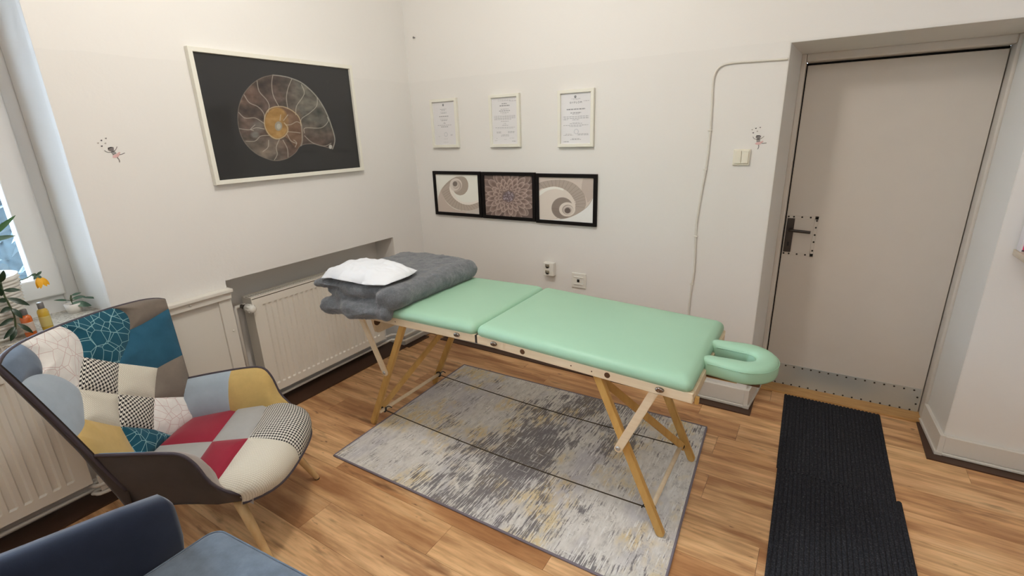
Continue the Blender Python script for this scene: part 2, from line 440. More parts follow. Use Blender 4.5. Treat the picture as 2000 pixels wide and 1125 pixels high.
M['print_matt'] = m_print(.55, .15)
M['conifer'] = simple('frosted_needles', lin(40, 52, 56), .9, var=.35)
M['snow'] = simple('snow', lin(92, 104, 116), .9)
M['bark'] = simple('bark', lin(70, 62, 58), .9)
M['houseback'] = simple('ground_outside', lin(150, 156, 160), .9)

# ------------------------------------------------------------------ setting
H = 3.05
S = lambda o, **k: tag(o, kind='structure', **k)
def structure(name, lst, m, label=None):
    o = boxes(name, lst, m); o['kind'] = 'structure'
    if label: o['label'] = label
    return o
structure('wall_left', [((-.45, -.324, 0), (0, .5, H)), ((-.45, -1.587, .901), (0, -.324, H)), ((-.45, -1.587, 0), (-.2, -.324, .901)),
    ((-.45, -2.105, 0), (0, -1.587, H)), ((-.45, -3.9, 2.55), (0, -2.105, H)), ((-.45, -3.9, 0), (-.13, -2.105, .855)), ((-.45, -4.7, 0), (0, -3.9, H))], M['wall'], 'cream plaster wall with the radiator niche and window opening')
XO, XR, ZO, DY = 2.476, 3.388, 1.992, .40
structure('wall_back', [((-.45, 0, 0), (XO, .44, H)), ((XO, 0, ZO), (XR, .44, H)), ((XR, 0, 0), (4.6, .44, H))], M['wall'], 'cream plaster wall with the door recess')
structure('wall_right', [((4.4, -4.7, 0), (4.7, .44, H))], M['wall'])
structure('wall_front', [((-.45, -4.9, 0), (4.7, -4.6, H))], M['wall'])
structure('ceiling', [((-.45, -4.9, H), (4.7, .5, H + .1))], M['ceil'])
# floor and its planks
fl = structure('floor', [((-.45, -4.9, -.06), (4.7, .5, -.004))], M['dark_strip'], 'wood plank floor')
PW = .1768; meshes_by_len = {}
known = {(-1.266): .25, (-1.797): 1.533, (-1.97): .953, (-.912): 2.42}
y = -1.266 - 20 * PW; row = 0
while y < .40:
    L = 1.215
    e0 = None
    for k, v in known.items():
        if abs(k - y) < .05: e0 = v
    if e0 is None: e0 = rnd.uniform(0, L)
    x = e0 - L * math.ceil((e0 + .2) / L)
    while x < 4.4:
        a, b = max(x, -.2), min(x + L, 4.4)
        y1 = min(y + PW, .42)
        if b - a > .02:
            g = .0006
            bm = bmesh.new(); bm_box(bm, (0, 0, -.004), (b - a - 2 * g, y1 - y - 2 * g, 0))
            p = from_bm('plank', bm, M['floor']); p.location = (a + g, y + g, 0)
            p.parent = fl
        x += L
    y += PW; row += 1

# dark strips at the floor edge, white skirting
def strip(name, pts, w, m, h=.006):
    pass
structure('trim_1', [((XO - 2.3, -.088, 0), (XO, 0, .007)), ((XO, -.088, 0), (XO + .046, .30, .007))], M['dark_strip'], 'dark brown strip on the floor along the back wall')
structure('trim_2', [((XR, -.080, 0), (4.4, 0, .007)), ((XR - .062, -.080, 0), (XR, .31, .007))], M['dark_strip'], 'dark brown strip on the floor right of the door')
structure('trim_3', [((-.2, -3.9, 0), (.028, -.33, .009)), ((0, -.33, 0), (.055, -.09, .009))], M['dark_strip'], 'dark brown strip on the floor along the radiators')
def skirting(name, segs, label):
    bm = bmesh.new()
    for lo, hi in segs:
        bm_box(bm, lo, hi, .003, 1)
    o = from_bm(name, bm, M['skirt']); o['kind'] = 'structure'; o['label'] = label
skirting('baseboard_back', [((.0, -.022, .027), (XO, .001, .125)), ((.0, -.030, .008), (XO, .001, .026))], 'white skirting board left of the door')
skirting('baseboard_right', [((XR, -.020, .023), (4.4, .001, .115)), ((XR, -.028, .008), (4.4, .001, .022))], 'white skirting board right of the door')
skirting('baseboard_left', [((0, -.324, .012), (.012, 0, .10))], 'white skirting board under the heating pipes at the corner')

# ---- door recess
def quadwall(name, pts, m): 
    o = mesh(name, pts, [(0, 1, 2, 3)], m); o['kind'] = 'structure'; return o
dr = root('door_1', (2.93, DY, 0), 'flat cream flush door in a deep recess', None, kind='structure')
dxl, dxr, dzt = 2.545, 3.343, 1.918
# reveal linings: solid wedges that narrow the opening from the wall face to the frame
def prism(name, poly, z0, z1, m, parent=None):
    n = len(poly); V = [(x, y, z0) for x, y in poly] + [(x, y, z1) for x, y in poly]
    F = [tuple(range(n))[::-1], tuple(range(n, 2 * n))] + [(i, (i + 1) % n, n + (i + 1) % n, n + i) for i in range(n)]
    return mesh(name, V, F, m, parent)
prism('reveal', [(XO - .02, .0015), (XO + .004, .0015), (2.515, .30), (2.515, .44), (XO - .02, .44)], 0, ZO + .01, M['reveal'], dr)
prism('reveal', [(XR + .02, .0015), (XR + .02, .44), (3.362, .44), (3.362, .30), (XR - .004, .0015)], 0, ZO + .01, M['reveal'], dr)
V = [(XO, .0015, ZO - .002), (XR, .0015, ZO - .002), (XR, .30, 1.968), (XO, .30, 1.968), (XO, .0015, ZO + .02), (XR, .0015, ZO + .02), (XR, .44, ZO + .02), (XO, .44, ZO + .02), (XR, .44, 1.968), (XO, .44, 1.968)]
mesh('lintel', V, [(0, 3, 2, 1), (3, 9, 8, 2), (0, 1, 5, 4), (4, 5, 6, 7), (8, 9, 7, 6), (0, 4, 7, 9, 3), (1, 2, 8, 6, 5)], M['reveal'], dr)
for nm, e, z0, z1 in (('skirting', .022, .026, .125), ('skirting_foot', .030, .008, .026)):
    prism(nm, [(XO - .001, -e), (XO + e, -e), (2.515 + e - .004, .31), (2.512, .31), (XO - .001, .002)], z0, z1, M['skirt'], dr)
for nm, e, z0, z1 in (('skirting', .020, .022, .115), ('skirting_foot', .028, .008, .022)):
    prism(nm, [(XR + .001, -e), (XR + .001, .002), (3.364, .31), (3.362 - e + .004, .31), (XR - e, -e)], z0, z1, M['skirt'], dr)
fr = boxes('frame', [((2.513, .315, 0), (dxl - .006, .43, 1.970)), ((dxr + .004, .315, 0), (3.364, .43, 1.970)), ((dxl - .006, .315, dzt + .012), (dxr + .004, .43, 1.970))], M['doorpaint'], dr, .006)
box('dark_gap', (dxl - .008, .425, 0), (dxr + .008, .438, dzt + .014), M['black'], dr)
leaf = box('door_leaf', (dxl, DY - .005, .006), (dxr, DY + .02, dzt), M['doorpaint'], dr, .003)
box('threshold', (2.50, .285, 0), (3.362, .44, .014), M['thresh'], dr, .003)
kp = box('kick_plate', (dxl + .006, DY - .0075, .010), (dxr - .006, DY - .005, .158), M['kick'], dr)
# lever handle and lock patch
bm = bmesh.new()
for lo, hi in (((dxl + .002, DY - .0085, 1.088), (2.708, DY - .005, 1.107)), ((dxl + .002, DY - .0085, .868), (2.708, DY - .005, .888)), ((2.690, DY - .0085, .868), (2.708, DY - .005, 1.107))): bm_box(bm, lo, hi, .001, 1)
lp = from_bm('lock_cover', bm, M['doorpaint'], dr)
hp = box('handle_plate', (2.552, DY - .016, .888), (2.590, DY - .005, 1.090), M['bronze'], dr, .002)
V, F = tube_geo(catmull([(2.572, DY - .012, 1.026), (2.572, DY - .046, 1.026), (2.584, DY - .056, 1.0255), (2.63, DY - .056, 1.023), (2.678, DY - .054, 1.020)], 5), .0085, 10)
mesh('handle_lever', V, F, M['bronze'], hp, True)
box('keyhole', (2.567, DY - .0172, .925), (2.577, DY - .0155, .950), M['hole'], hp)
def stud_mesh():
    bm = bmesh.new(); bmesh.ops.create_uvsphere(bm, u_segments=10, v_segments=6, radius=.0052)
    for v in bm.verts: v.co.y *= .6
    me = bpy.data.meshes.new('stud'); bm.to_mesh(me); bm.free(); me.materials.append(M['stud']); return me
SM = stud_mesh()
def stud(x, z, parent, dy=.0085):
    o = bpy.data.objects.new('stud', SM); COL.objects.link(o); o.parent = parent
    o.location = Vector((x, DY - dy, z)) - Vector(dr.location); return o
for i in range(17): stud(dxl + .02 + i * .0462, .145 + (i % 3) * .001, dr)
for i in range(17): stud(dxl + .02 + i * .0462, .020 + (i % 2) * .001, dr)
for z in (.062, .105): stud(dxr - .018, z, dr)
for x in (2.556, 2.583, 2.625, 2.668, 2.697): stud(x, 1.099, dr); stud(x, .877, dr)
for z in (1.082, 1.042, .999, .957, .905): stud(2.701, z, dr)

# ---- window
win = root('window_1', (-.30, -2.9, .9), 'white plastic window behind the potted plants', None, kind='structure')
FX = -.28
frm = boxes('window_frame', [((FX - .07, -2.185, .885), (FX, -2.105, 2.55)), ((FX - .07, -3.9, .862), (FX, -2.185, .968)), ((FX - .07, -3.9, 2.48), (FX, -2.185, 2.55)), ((FX - .07, -3.9, .955), (FX, -3.82, 2.48))], M['pvc'], win, .004)
sash = boxes('sash', [((FX - .06, -2.272, .965), (FX + .018, -2.176, 2.47)), ((FX - .06, -2.95, .965), (FX + .018, -2.26, 1.055)), ((FX - .06, -2.95, 2.38), (FX + .018, -2.26, 2.47)), ((FX - .06, -3.04, .965), (FX + .018, -2.94, 2.47))], M['pvc'], win, .006)
sash2 = boxes('sash', [((FX - .06, -3.14, .965), (FX + .018, -3.05, 2.47)), ((FX - .06, -3.73, .965), (FX + .018, -3.13, 1.055)), ((FX - .06, -3.73, 2.38), (FX + .018, -3.13, 2.47)), ((FX - .06, -3.82, .965), (FX + .018, -3.72, 2.47))], M['pvc'], win, .006)
box('pane', (FX - .032, -2.95, 1.05), (FX - .026, -2.262, 2.385), M['glass'], win)
box('pane', (FX - .032, -3.73, 1.05), (FX - .026, -3.13, 2.385), M['glass'], win)
# rounded plaster fillet beside the frame
grid('reveal', lambda a, b: (FX + .005 + .278 * a, -2.128 + .0235 * math.sin(a * PI / 2) ** .7, .885 + 1.67 * b), 10, 2, M['reveal'], win)
sill = box('windowsill', (FX - .0, -3.9, .852), (.055, -2.104, .885), M['granite'], None, .004)
S(sill, label='grey speckled stone windowsill holding the plants and bottles'); sill['category'] = 'windowsill'

# ---- boarded panel between window and niche
bx = root('wall_panel', (.01, -1.85, 0), 'white painted board panel with battens left of the radiator niche', 'panel')
box('board', (.0, -2.10, .0), (.010, -1.60, .80), M['white'], bx)
box('top_rail', (.0, -2.10, .806), (.036, -1.588, .850), M['white'], bx, .003)
box('ledge', (.0, -2.10, .842), (.050, -1.580, .862), M['white'], bx, .004)
box('stile', (.0, -1.655, .0), (.024, -1.588, .806), M['white'], bx, .003)
for z in (.62, .25): lathe('screw', [(.006, 0), (.006, .003), (.001, .005)], (.024, -1.612, z), M['white'], bx, 10, 'x')
lathe('screw', [(.006, 0), (.006, .003), (.001, .005)], (.036, -1.80, .829), M['white'], bx, 10, 'x')

# ------------------------------------------------------------------ radiators
def radiator(y0, y1, x, z0, z1, label, pitch=.0366):
    r = root('radiator', (x - .05, (y0 + y1) / 2, z0), label, 'radiator')
    n = int((y1 - y0 - .06) / pitch); off = (y1 - y0 - n * pitch) / 2
    prof = [(y0, 0.0)]
    for i in range(n):
        b = y0 + off + i * pitch
        prof += [(b + pitch * .30, 0), (b + pitch * .40, 1), (b + pitch * .80, 1), (b + pitch * .95, 0)]
    prof += [(y1, 0.0)]
    rows = [(z0, 0), (z0 + .047, 0), (z0 + .054, 1), (z1 - .05, 1), (z1 - .045, 0), (z1, 0)]
    V = [(x - .009 * g * h, yy, z) for z, g in rows for yy, h in prof]; w = len(prof)
    F = [(j * w + i, j * w + i + 1, (j + 1) * w + i + 1, (j + 1) * w + i) for j in range(len(rows) - 1) for i in range(w - 1)]
    mesh('front_panel', V, F, M['radiator'], r)
    boxes('side_panel', [((x - .10, y0, z0 + .005), (x - .001, y0 + .004, z1 + .004))], M['radiator'], r)
    boxes('side_panel', [((x - .10, y1 - .004, z0 + .005), (x - .001, y1, z1 + .004))], M['radiator'], r)
    boxes('back_panel', [((x - .10, y0 + .01, z0), (x - .092, y1 - .01, z1))], M['radiator'], r)
    g = boxes('top_grille', [((x - .10, y0, z1 + .004), (x - .078, y1, z1 + .012)), ((x - .024, y0, z1 + .004), (x - .002, y1, z1 + .012))] +
          [((x - .080, y0 + .01 + i * .016, z1), (x - .022, y0 + .018 + i * .016, z1 + .008)) for i in range(int((y1 - y0 - .02) / .016))], M['radiator'], r)
    g['kind'] = 'stuff'
    box('fin_core', (x - .085, y0 + .01, z0 + .02), (x - .015, y1 - .01, z1 - .02), M['radiator_dark'], r)
    return r
ra = radiator(-1.443, -.470, -.05, .112, .735, 'white ribbed panel radiator in the wall niche beside the massage table')
v = lathe('valve', [(.012, 0), (.012, .03), (.016, .034), (.020, .062)], (-.125, -1.468, .694), M['stud'], ra, 14, 'x')
th = lathe('thermostat_head', [(.021, 0), (.025, .004), (.026, .035), (.024, .05), (.021, .062), (.014, .068)], (-.064, -1.468, .694), M['plastic_w'], ra, 20, 'x')
for k in range(10):
    a = 2 * PI * k / 10; box('grip', (-.04, -1.468 + .0255 * math.cos(a) - .002, .694 + .0255 * math.sin(a) - .002), (-.012, -1.468 + .0255 * math.cos(a) + .002, .694 + .0255 * math.sin(a) + .002), M['plastic_w'], th)
tube('valve_pipe', [(-.13, -1.44, .694), (-.13, -1.50, .694), (-.13, -1.505, .68), (-.13, -1.505, .0)], .011, M['pipe'], ra, 10)
rb = radiator(-3.75, -2.362, .0, .125, .765, 'white ribbed panel radiator under the window, behind the chairs', .0475)
bk = box('pipe_bracket', (.000, -2.345, .072), (.012, -2.315, .155), M['pipe'], rb, .002)
for nm, xo, z, lab in (('heating_pipe', .0, .105, 'upper white heating pipe running low along the left wall'), ('heating_pipe', .0, .062, 'lower white heating pipe running low along the left wall')):
    pts = [(-.06, -3.9, z), (-.06, -2.45, z), (-.02, -2.37, z), (.012, -2.33, z), (.025, -2.1, z), (.022, -1.64, z), (-.02, -1.58, z), (-.075, -1.50, z), (-.085, -1.2, z), (-.085, -.45, z), (-.078, -.385, z), (-.05, -.36, z), (.0, -.355, z), (.022, -.345, z), (.030, -.31, z), (.030, -.05, z), (.04, -.025, z)]
    tag(tube(nm, catmull(pts, 4), .0095, M['pipe'], None, 10), lab, 'pipe')

# vertical riser pipes in the niche
tag(tube('riser_pipe', [(-.165, -1.545, 0), (-.165, -1.545, .56), (-.18, -1.545, .60)], .016, M['pipe'], None, 10), 'thick white upright pipe at the left end of the radiator niche', 'pipe')

# ------------------------------------------------------------------ massage table
TL = Vector((1.45, -.94, 0))
mt = root('massage_table', TL, 'folding wooden massage table with mint green vinyl padding', 'massage table')
Y0, Y1 = -1.262, -.622
def zr(x): return .737 + .015 * (x - .49) / .96 if x < 1.45 else .752 - .037 * (x - 1.455) / .95
def slant(bm):
    for v in bm.verts: v.co.z += zr(v.co.x)
def pad(name, x0, x1, y0, y1, h):
    bm = bmesh.new(); nx, ny = 40, 28
    # rounded slab: outline superellipse per layer
    r = .028
    layers = [(-.004, .008), (.008, .0), (h - .030, .0), (h - .019, .003), (h - .010, .010), (h - .003, .021), (h, .036), (h + .003, .075), (h + .005, .16)]
    rings = []
    K = 25
    for z, ins in layers:
        ax0, ax1, ay0, ay1 = x0 + ins, x1 - ins, y0 + ins, y1 - ins
        rr = max(.004, r - ins * .5); pts = []
        for cx, cy, a0 in ((ax1 - rr, ay1 - rr, 0), (ax0 + rr, ay1 - rr, PI / 2), (ax0 + rr, ay0 + rr, PI), (ax1 - rr, ay0 + rr, 1.5 * PI)):
            for k in range(7): a = a0 + PI / 2 * k / 6; pts.append((cx + rr * math.cos(a), cy + rr * math.sin(a)))
        rings.append([bm.verts.new((px, py, z)) for px, py in pts])
    n = len(rings[0])
    for a, b in zip(rings, rings[1:]):
        for i in range(n): bm.faces.new((a[i], a[(i + 1) % n], b[(i + 1) % n], b[i]))
    bm.faces.new(rings[0][::-1]); bm.faces.new(rings[-1])
    slant(bm)
    return from_bm(name, bm, M['vinyl'], mt, True)
p1 = pad('cushion', .49, 1.4535, -1.278, -.606, .048)
p2 = pad('cushion', 1.4565, 2.402, -1.278, -.606, .048)
def rail(x0, x1, y0, y1, h=.042):
    bm = bmesh.new(); n = 8
    bm_box(bm, (x0, y0, -h), (x1, y1, 0), .003, 1); slant(bm); return from_bm('side_rail', bm, M['birch'], mt)
for (a, b) in ((.545, 1.451), (1.458, 2.408)):
    rail(a, b, Y0 - .010, Y0 + .016); rail(a, b, Y1 - .016, Y1 + .010)
for x0, x1 in ((.545, .565), (2.394, 2.410)):
    bm = bmesh.new(); bm_box(bm, (x0, Y0 + .016, -.046), (x1, Y1 - .016, 0), .002, 1); slant(bm); from_bm('end_rail', bm, M['birch'], mt)
for (a, b) in ((.56, 1.449), (1.46, 2.40)):
    bm = bmesh.new(); bm_box(bm, (a, Y0 + .016, -.012), (b, Y1 - .016, -.004)); slant(bm); from_bm('deck_board', bm, M['birch'], mt)
# cross panel between the struts at the foot end
bm = bmesh.new()
P = []
for cy, cz, a0 in ((-.84, .668, 0), (-1.125, .668, PI / 2), (-1.105, .568, PI), (-.86, .568, 1.5 * PI)):
    for k in range(6): a = a0 + PI / 2 * k / 5; P.append((cy + .028 * math.cos(a), cz + .028 * math.sin(a)))
lo = [bm.verts.new((.612, a, b)) for a, b in P]; hi = [bm.verts.new((.628, a, b)) for a, b in P]
bm.faces.new(lo); bm.faces.new(hi)
for i in range(len(P)): bm.faces.new((lo[i], lo[(i + 1) % len(P)], hi[(i + 1) % len(P)], hi[i]))
cp = from_bm('cross_panel', bm, M['birch'], mt)
lathe('bored_hole', [(.024, 0), (.024, .0015)], (.628, -1.115, .612), M['holewood'], cp, 20, 'x')
# legs, struts
def leg(foot, top, y, zf=0.0):
    return bar('leg', (foot, y, zf), (top, y, .700), .036, .022, (0, 1, 0), M['beech'], mt, .003)
def footed(foot, top, y, zf):
    o = bar('leg', (foot, y, zf + .017), (top, y, .698), .036, .022, (0, 1, 0), M['beech'], mt, .003, True); return o
for y, s in ((Y0 + .028, -1), (Y1 - .028 - .03, 1)):
    footed(.628, .962, y, 0.0); footed(2.322, 2.022, y, .009)
    ys = y - .020 if s < 0 else y + .020
    bar('strut', (.655, ys, .712), (.803, ys, .388), .034, .014, (0, 1, 0), M['birch'], mt, .002, True)
    bar('strut', (2.272, ys, .690), (2.137, ys, .380), .034, .014, (0, 1, 0), M['birch'], mt, .002, True)
    for x, z in ((.803, .392), (2.137, .384)):
        w = lathe('bolt', [(.010, 0), (.010, -.003 * 1), (.004, -.006)], (x, ys - .007 if s < 0 else ys + .013, z), M['steel'], mt, 14, 'y')
ya, yb = Y0 + .045, Y1 - .075
bar('diagonal_brace', (.93, yb, .62), (.69, ya + .01, .12), .030, .016, (1, 0, .4), M['beech'], mt, .002)
bar('diagonal_brace', (2.035, ya, .655), (2.285, yb, .085), .034, .016, (1, 0, -.4), M['beech'], mt, .002)
for xx, z in ((.692, .098), (2.272, .098)):
    tube('crossbar', [(xx, Y0 + .03, z), (xx, Y1 - .05, z)], .0105, M['birch'], mt, 12)
    for yy in (Y0 + .062, Y1 - .085):
        V, F = tube_geo([(xx + .016 * math.cos(a), yy + .004 * math.sin(2 * a), z + .016 * math.sin(a)) for a in [2 * PI * k / 14 for k in range(14)]], .0042, 6, True)
        kn = mesh('cord_loop', V, F, M['strap'], mt, True)
        sg = 1 if xx < 1 else -1
        for dy in (-.012, .014):
            tube('cord_end', catmull([(xx + sg * .012, yy, z + .012), (xx + sg * .026, yy + dy, z + .020), (xx + sg * .036, yy + dy * 2, z + .006)], 4), .003, M['strap'], kn, 5)
for yy in (Y0 + .062, Y1 - .085):
    pts = [(.70 + 1.565 * t, yy, .094 - .020 * math.sin(PI * t)) for t in [k / 16 for k in range(17)]]
    tube('tension_cord', pts, .0028, M['cord'], mt, 6)
# hardware on the near rail
def oval(name, x, dz, rx, rz, m, dep=.006):
    z = zr(x) - dz; y = Y0 - .010; V = []; F = []
    prof = [(1.0, 0), (1.0, dep * .4), (.75, dep), (.35, dep * .85), (.0, dep * .8)]; k = 20
    for s, d in prof:
        for j in range(k): a = 2 * PI * j / k; V.append((x + rx * s * math.cos(a), y - d, z + rz * s * math.sin(a)))
    for i in range(len(prof) - 1):
        for j in range(k): F.append((i * k + j, i * k + (j + 1) % k, (i + 1) * k + (j + 1) % k, (i + 1) * k + j))
    return mesh(name, V, F, m, mt, True)
for x in (1.345, 1.553, 2.29): oval('latch_knob', x, .019, .017, .010, M['nickel'], .010)
for x in (1.70, 2.085):
    o = oval('bored_hole', x, .020, .012, .012, M['holewood'], .0008)
for x in (.945, 1.93, 2.02): oval('screw_head', x, .022, .003, .003, M['holewood'], .001)
box('hinge', (1.449, Y0 - .0105, .712), (1.4605, Y0 + .012, .750), M['bronze'], mt)
box('latch_block', (2.410, Y0 + .01, .664), (2.424, Y0 + .03, .690), M['beech'], mt, .002)
# headrest
hr = root('headrest', (2.53, -.94, .66), 'mint green crescent face cradle on the end of the massage table', 'headrest')
def headrest():
    # centre line of the U and half-width along it
    path = []
    n = 44
    for i in range(n + 1):
        t = i / n
        if t < .30: s = t / .30; p = (2.412 + .115 * s, -1.026 - .004 * s)
        elif t <= .70: a = -PI / 2 + PI * (t - .30) / .40; p = (2.527 + .082 * math.cos(a), -.940 + .090 * math.sin(a))
        else: s = (t - .70) / .30; p = (2.527 - .115 * s, -.850 - .004 * s)
        w = .037 + .008 * math.sin(PI * t) ** 2 - .003 * math.cos(4 * PI * t)
        path.append((Vector((p[0], p[1], 0)), w))
    sec = [(-.92, .0), (-1.0, .008), (-1.0, .040), (-.93, .052), (-.70, .061), (-.3, .065), (.3, .065), (.70, .061), (.93, .052), (1.0, .040), (1.0, .008), (.92, .0)]
    V = []; F = []; k = len(sec)
    full = [(path[0][0], path[0][1] * .45, -.022), (path[0][0], path[0][1] * .80, -.013)] + [(p, w, 0) for p, w in path] + [(path[-1][0], path[-1][1] * .80, .013), (path[-1][0], path[-1][1] * .45, .022)]
    for i, (p, w, ext) in enumerate(full):
        j = min(max(i - 2, 0), n); d = (path[min(j + 1, n)][0] - path[max(j - 1, 0)][0]).normalized(); q = p + d * ext; s = Vector((d.y, -d.x, 0))
        shrink = 1.0 if ext == 0 else (.94 if abs(ext) < .015 else .84)
        for a, z in sec:
            zz = .693 + .033 + (z - .033) * (shrink if ext else 1)
            V.append(q + s * (-a) * w + Vector((0, 0, zz)))
    for i in range(len(full) - 1):
        for j in range(k): F.append((i * k + j, i * k + (j + 1) % k, (i + 1) * k + (j + 1) % k, (i + 1) * k + j))
    F.append(tuple(range(k))); F.append(tuple((len(full) - 1) * k + j for j in range(k))[::-1])
    c = mesh('cushion', V, F, M['vinyl'], hr, True)
    ring = [V[i * k + 9] + Vector((0, 0, .008)) for i in range(2, len(full) - 2)]
    ring2 = [V[i * k + 2] + Vector((0, 0, .008)) for i in range(2, len(full) - 2)]
    tube('seam', ring2, .0016, M['vinyl'], c, 5); tube('seam', ring, .0016, M['vinyl'], c, 5)
headrest()
box('base_board', (2.40, -1.05, .681), (2.60, -.83, .692), M['holewood'], hr, .003)
box('support_bar', (2.36, -1.03, .668), (2.52, -1.005, .682), M['beech'], hr, .002)
box('support_bar', (2.36, -.875, .668), (2.52, -.85, .682), M['beech'], hr, .002)

# ------------------------------------------------------------------ blanket and pillow
def smooth01(t): t = min(1, max(0, t)); return t * t * (3 - 2 * t)
def blanket():
    V = []; F = []
    def sweep(x0, x1, z0, z1, y0, y1, rad, wob, ph, ex=0, K=40, ny=44):
        base = len(V); cap = 8; rows = []
        for i in range(cap): a = PI / 2 * (1 - i / cap); rows.append((y0 + rad * (1 - math.sin(a)), rad * (1 - math.cos(a))))
        for i in range(ny + 1): rows.append((y0 + rad + (y1 - y0 - 2 * rad) * i / ny, 0))
        for i in range(1, cap + 1): a = PI / 2 * i / cap; rows.append((y1 - rad + rad * math.sin(a), rad * (1 - math.cos(a))))
        for y, ins in rows:
            for j in range(K):
                a = 2 * PI * j / K; c, q = math.cos(a), math.sin(a)
                e = math.copysign(abs(c) ** (ex or .42), c); f = math.copysign(abs(q) ** (ex or .62), q)
                x = (x0 + x1) / 2 + ((x1 - x0) / 2 - ins) * e; z = (z0 + z1) / 2 + ((z1 - z0) / 2 - ins * .8) * f
                w = smooth01((-1.08 - y) / .22)
                z += wob * w * math.sin(x * 15 + ph) + .010 * noise.noise(Vector((x * 5, y * 5, ph)))
                yy = y - .022 * w * math.sin(x * 19 + ph * 2)
                V.append((x, yy, z))
        n = len(rows)
        for i in range(n - 1):
            for j in range(K): F.append((base + i * K + j, base + i * K + (j + 1) % K, base + (i + 1) * K + (j + 1) % K, base + (i + 1) * K + j))
        F.append(tuple(base + j for j in range(K))[::-1]); F.append(tuple(base + (n - 1) * K + j for j in range(K)))
    sweep(.440, .960, .786, .852, -1.312, -.612, .034, .008, 1.0)
    sweep(.400, .955, .838, .905, -1.325, -.606, .034, .010, .2)
    sweep(.868, 1.012, .784, .908, -1.325, -.606, .058, .002, 2.0, 1.0)
    sweep(.480, .985, .790, .915, -1.06, -.608, .060, .002, 2.5, .8)
    sweep(.462, .690, .715, .815, -1.352, -1.268, .040, .012, 3.0)
    sweep(.610, .955, .724, .822, -1.345, -1.262, .040, .010, .6)
    o = mesh('blanket', V, F, M['fur'], None, True)
    r = o.modifiers.new('remesh', 'REMESH'); r.mode = 'VOXEL'; r.voxel_size = .0065; r.use_smooth_shade = True
    sm = o.modifiers.new('smooth', 'SMOOTH'); sm.iterations = 12; sm.factor = .5
    for k, (sc, st) in enumerate(((.085, .016), (.030, .0075), (.010, .0045))):
        tx = bpy.data.textures.new('plush_%d' % k, 'CLOUDS'); tx.noise_scale = sc; tx.noise_depth = 2
        d = o.modifiers.new('displace', 'DISPLACE'); d.texture = tx; d.strength = st; d.mid_level = .5; d.texture_coords = 'LOCAL'
    return tag(o, 'folded dark grey plush blanket lying across the foot end of the massage table', 'blanket')
blanket()

def pillow():
    V = []; F = []; U = []; nu, nv = 56, 40
    c = Vector((.690, -1.180, .934)); ax = Vector((.99, .06, .0)).normalized(); ay = Vector((-.12, .99, .0)).normalized()
    for side in (1, -1):
        for j in range(nv + 1):
            for i in range(nu + 1):
                a, b = -1 + 2 * i / nu, -1 + 2 * j / nv
                ca = a * (1 - .10 * b * b); cb = b * (1 - .16 * a * a)
                h = (max(0, 1 - abs(a) ** 2.6) * max(0, 1 - abs(b) ** 2.4)) ** .55
                rip = .010 * noise.noise(Vector((a * 3, b * 3, 1))) + .006 * noise.noise(Vector((a * 8, b * 7, 5)))
                edge = max(abs(a), abs(b)) ** 6
                rip += .010 * edge * math.sin(9 * (a + .4 * b)) * (1 if side > 0 else 1)
                z = (.050 * h + rip * (.25 + h)) if side > 0 else (-.012 * h)
                z += -.014 * smooth01((-b - .55) / .5) * (.6 + .4 * math.sin(5 * a)) - .008 * abs(a) ** 2
                p = c + ax * (.245 * ca) + ay * (.165 * cb + .010 * math.sin(7 * a) * abs(b) ** 4) + Vector((0, 0, z))
                V.append(p)
    base = (nu + 1) * (nv + 1)
    for s in (0, 1):
        for j in range(nv):
            for i in range(nu):
                k = s * base + j * (nu + 1) + i; q = (k, k + 1, k + nu + 2, k + nu + 1); F.append(q if s == 0 else q[::-1])
    rim = [i for i in range(nu + 1)] + [j * (nu + 1) + nu for j in range(1, nu * 0 + nv + 1)] + [nv * (nu + 1) + i for i in range(nu - 1, -1, -1)] + [j * (nu + 1) for j in range(nv - 1, 0, -1)]
    for a, b in zip(rim, rim[1:] + rim[:1]): F.append((a, b, b + base, a + base))
    o = mesh('pillow', V, F, M['linen'], None, True)
    return tag(o, 'small white cotton pillow lying on the grey blanket', 'pillow')
pillow()

# ------------------------------------------------------------------ rug and mats
rg = root('rug', (1.5, -.95, 0), 'grey and ochre abstract rug under the massage table', 'rug')
rc = [(.672, -1.556), (2.416, -1.552), (2.326, -.338), (.628, -.372)]
rc = [(.676, -1.560), (2.405, -1.532), (2.330, -.334), (.642, -.370)]
def quad_slab(name, q, z0, z1, m, parent):
    V = [(x, y, z0) for x, y in q] + [(x, y, z1) for x, y in q]
    return mesh(name, V, [(3, 2, 1, 0), (4, 5, 6, 7), (0, 1, 5, 4), (1, 2, 6, 5), (2, 3, 7, 6), (3, 0, 4, 7)], m, parent)
quad_slab('pile', rc, .001, .008, M['rug'], rg)
ring = []
for i in range(4):
    a, b = Vector((*rc[i], .0055)), Vector((*rc[(i + 1) % 4], .0055))
    ring += [a.lerp(b, t) for t in (.0, .01, .25, .5, .75, .99)]
V, F = tube_geo(ring, .0055, 8, True); mesh('bound_edge', V, F, M['rugedge'], rg, True)

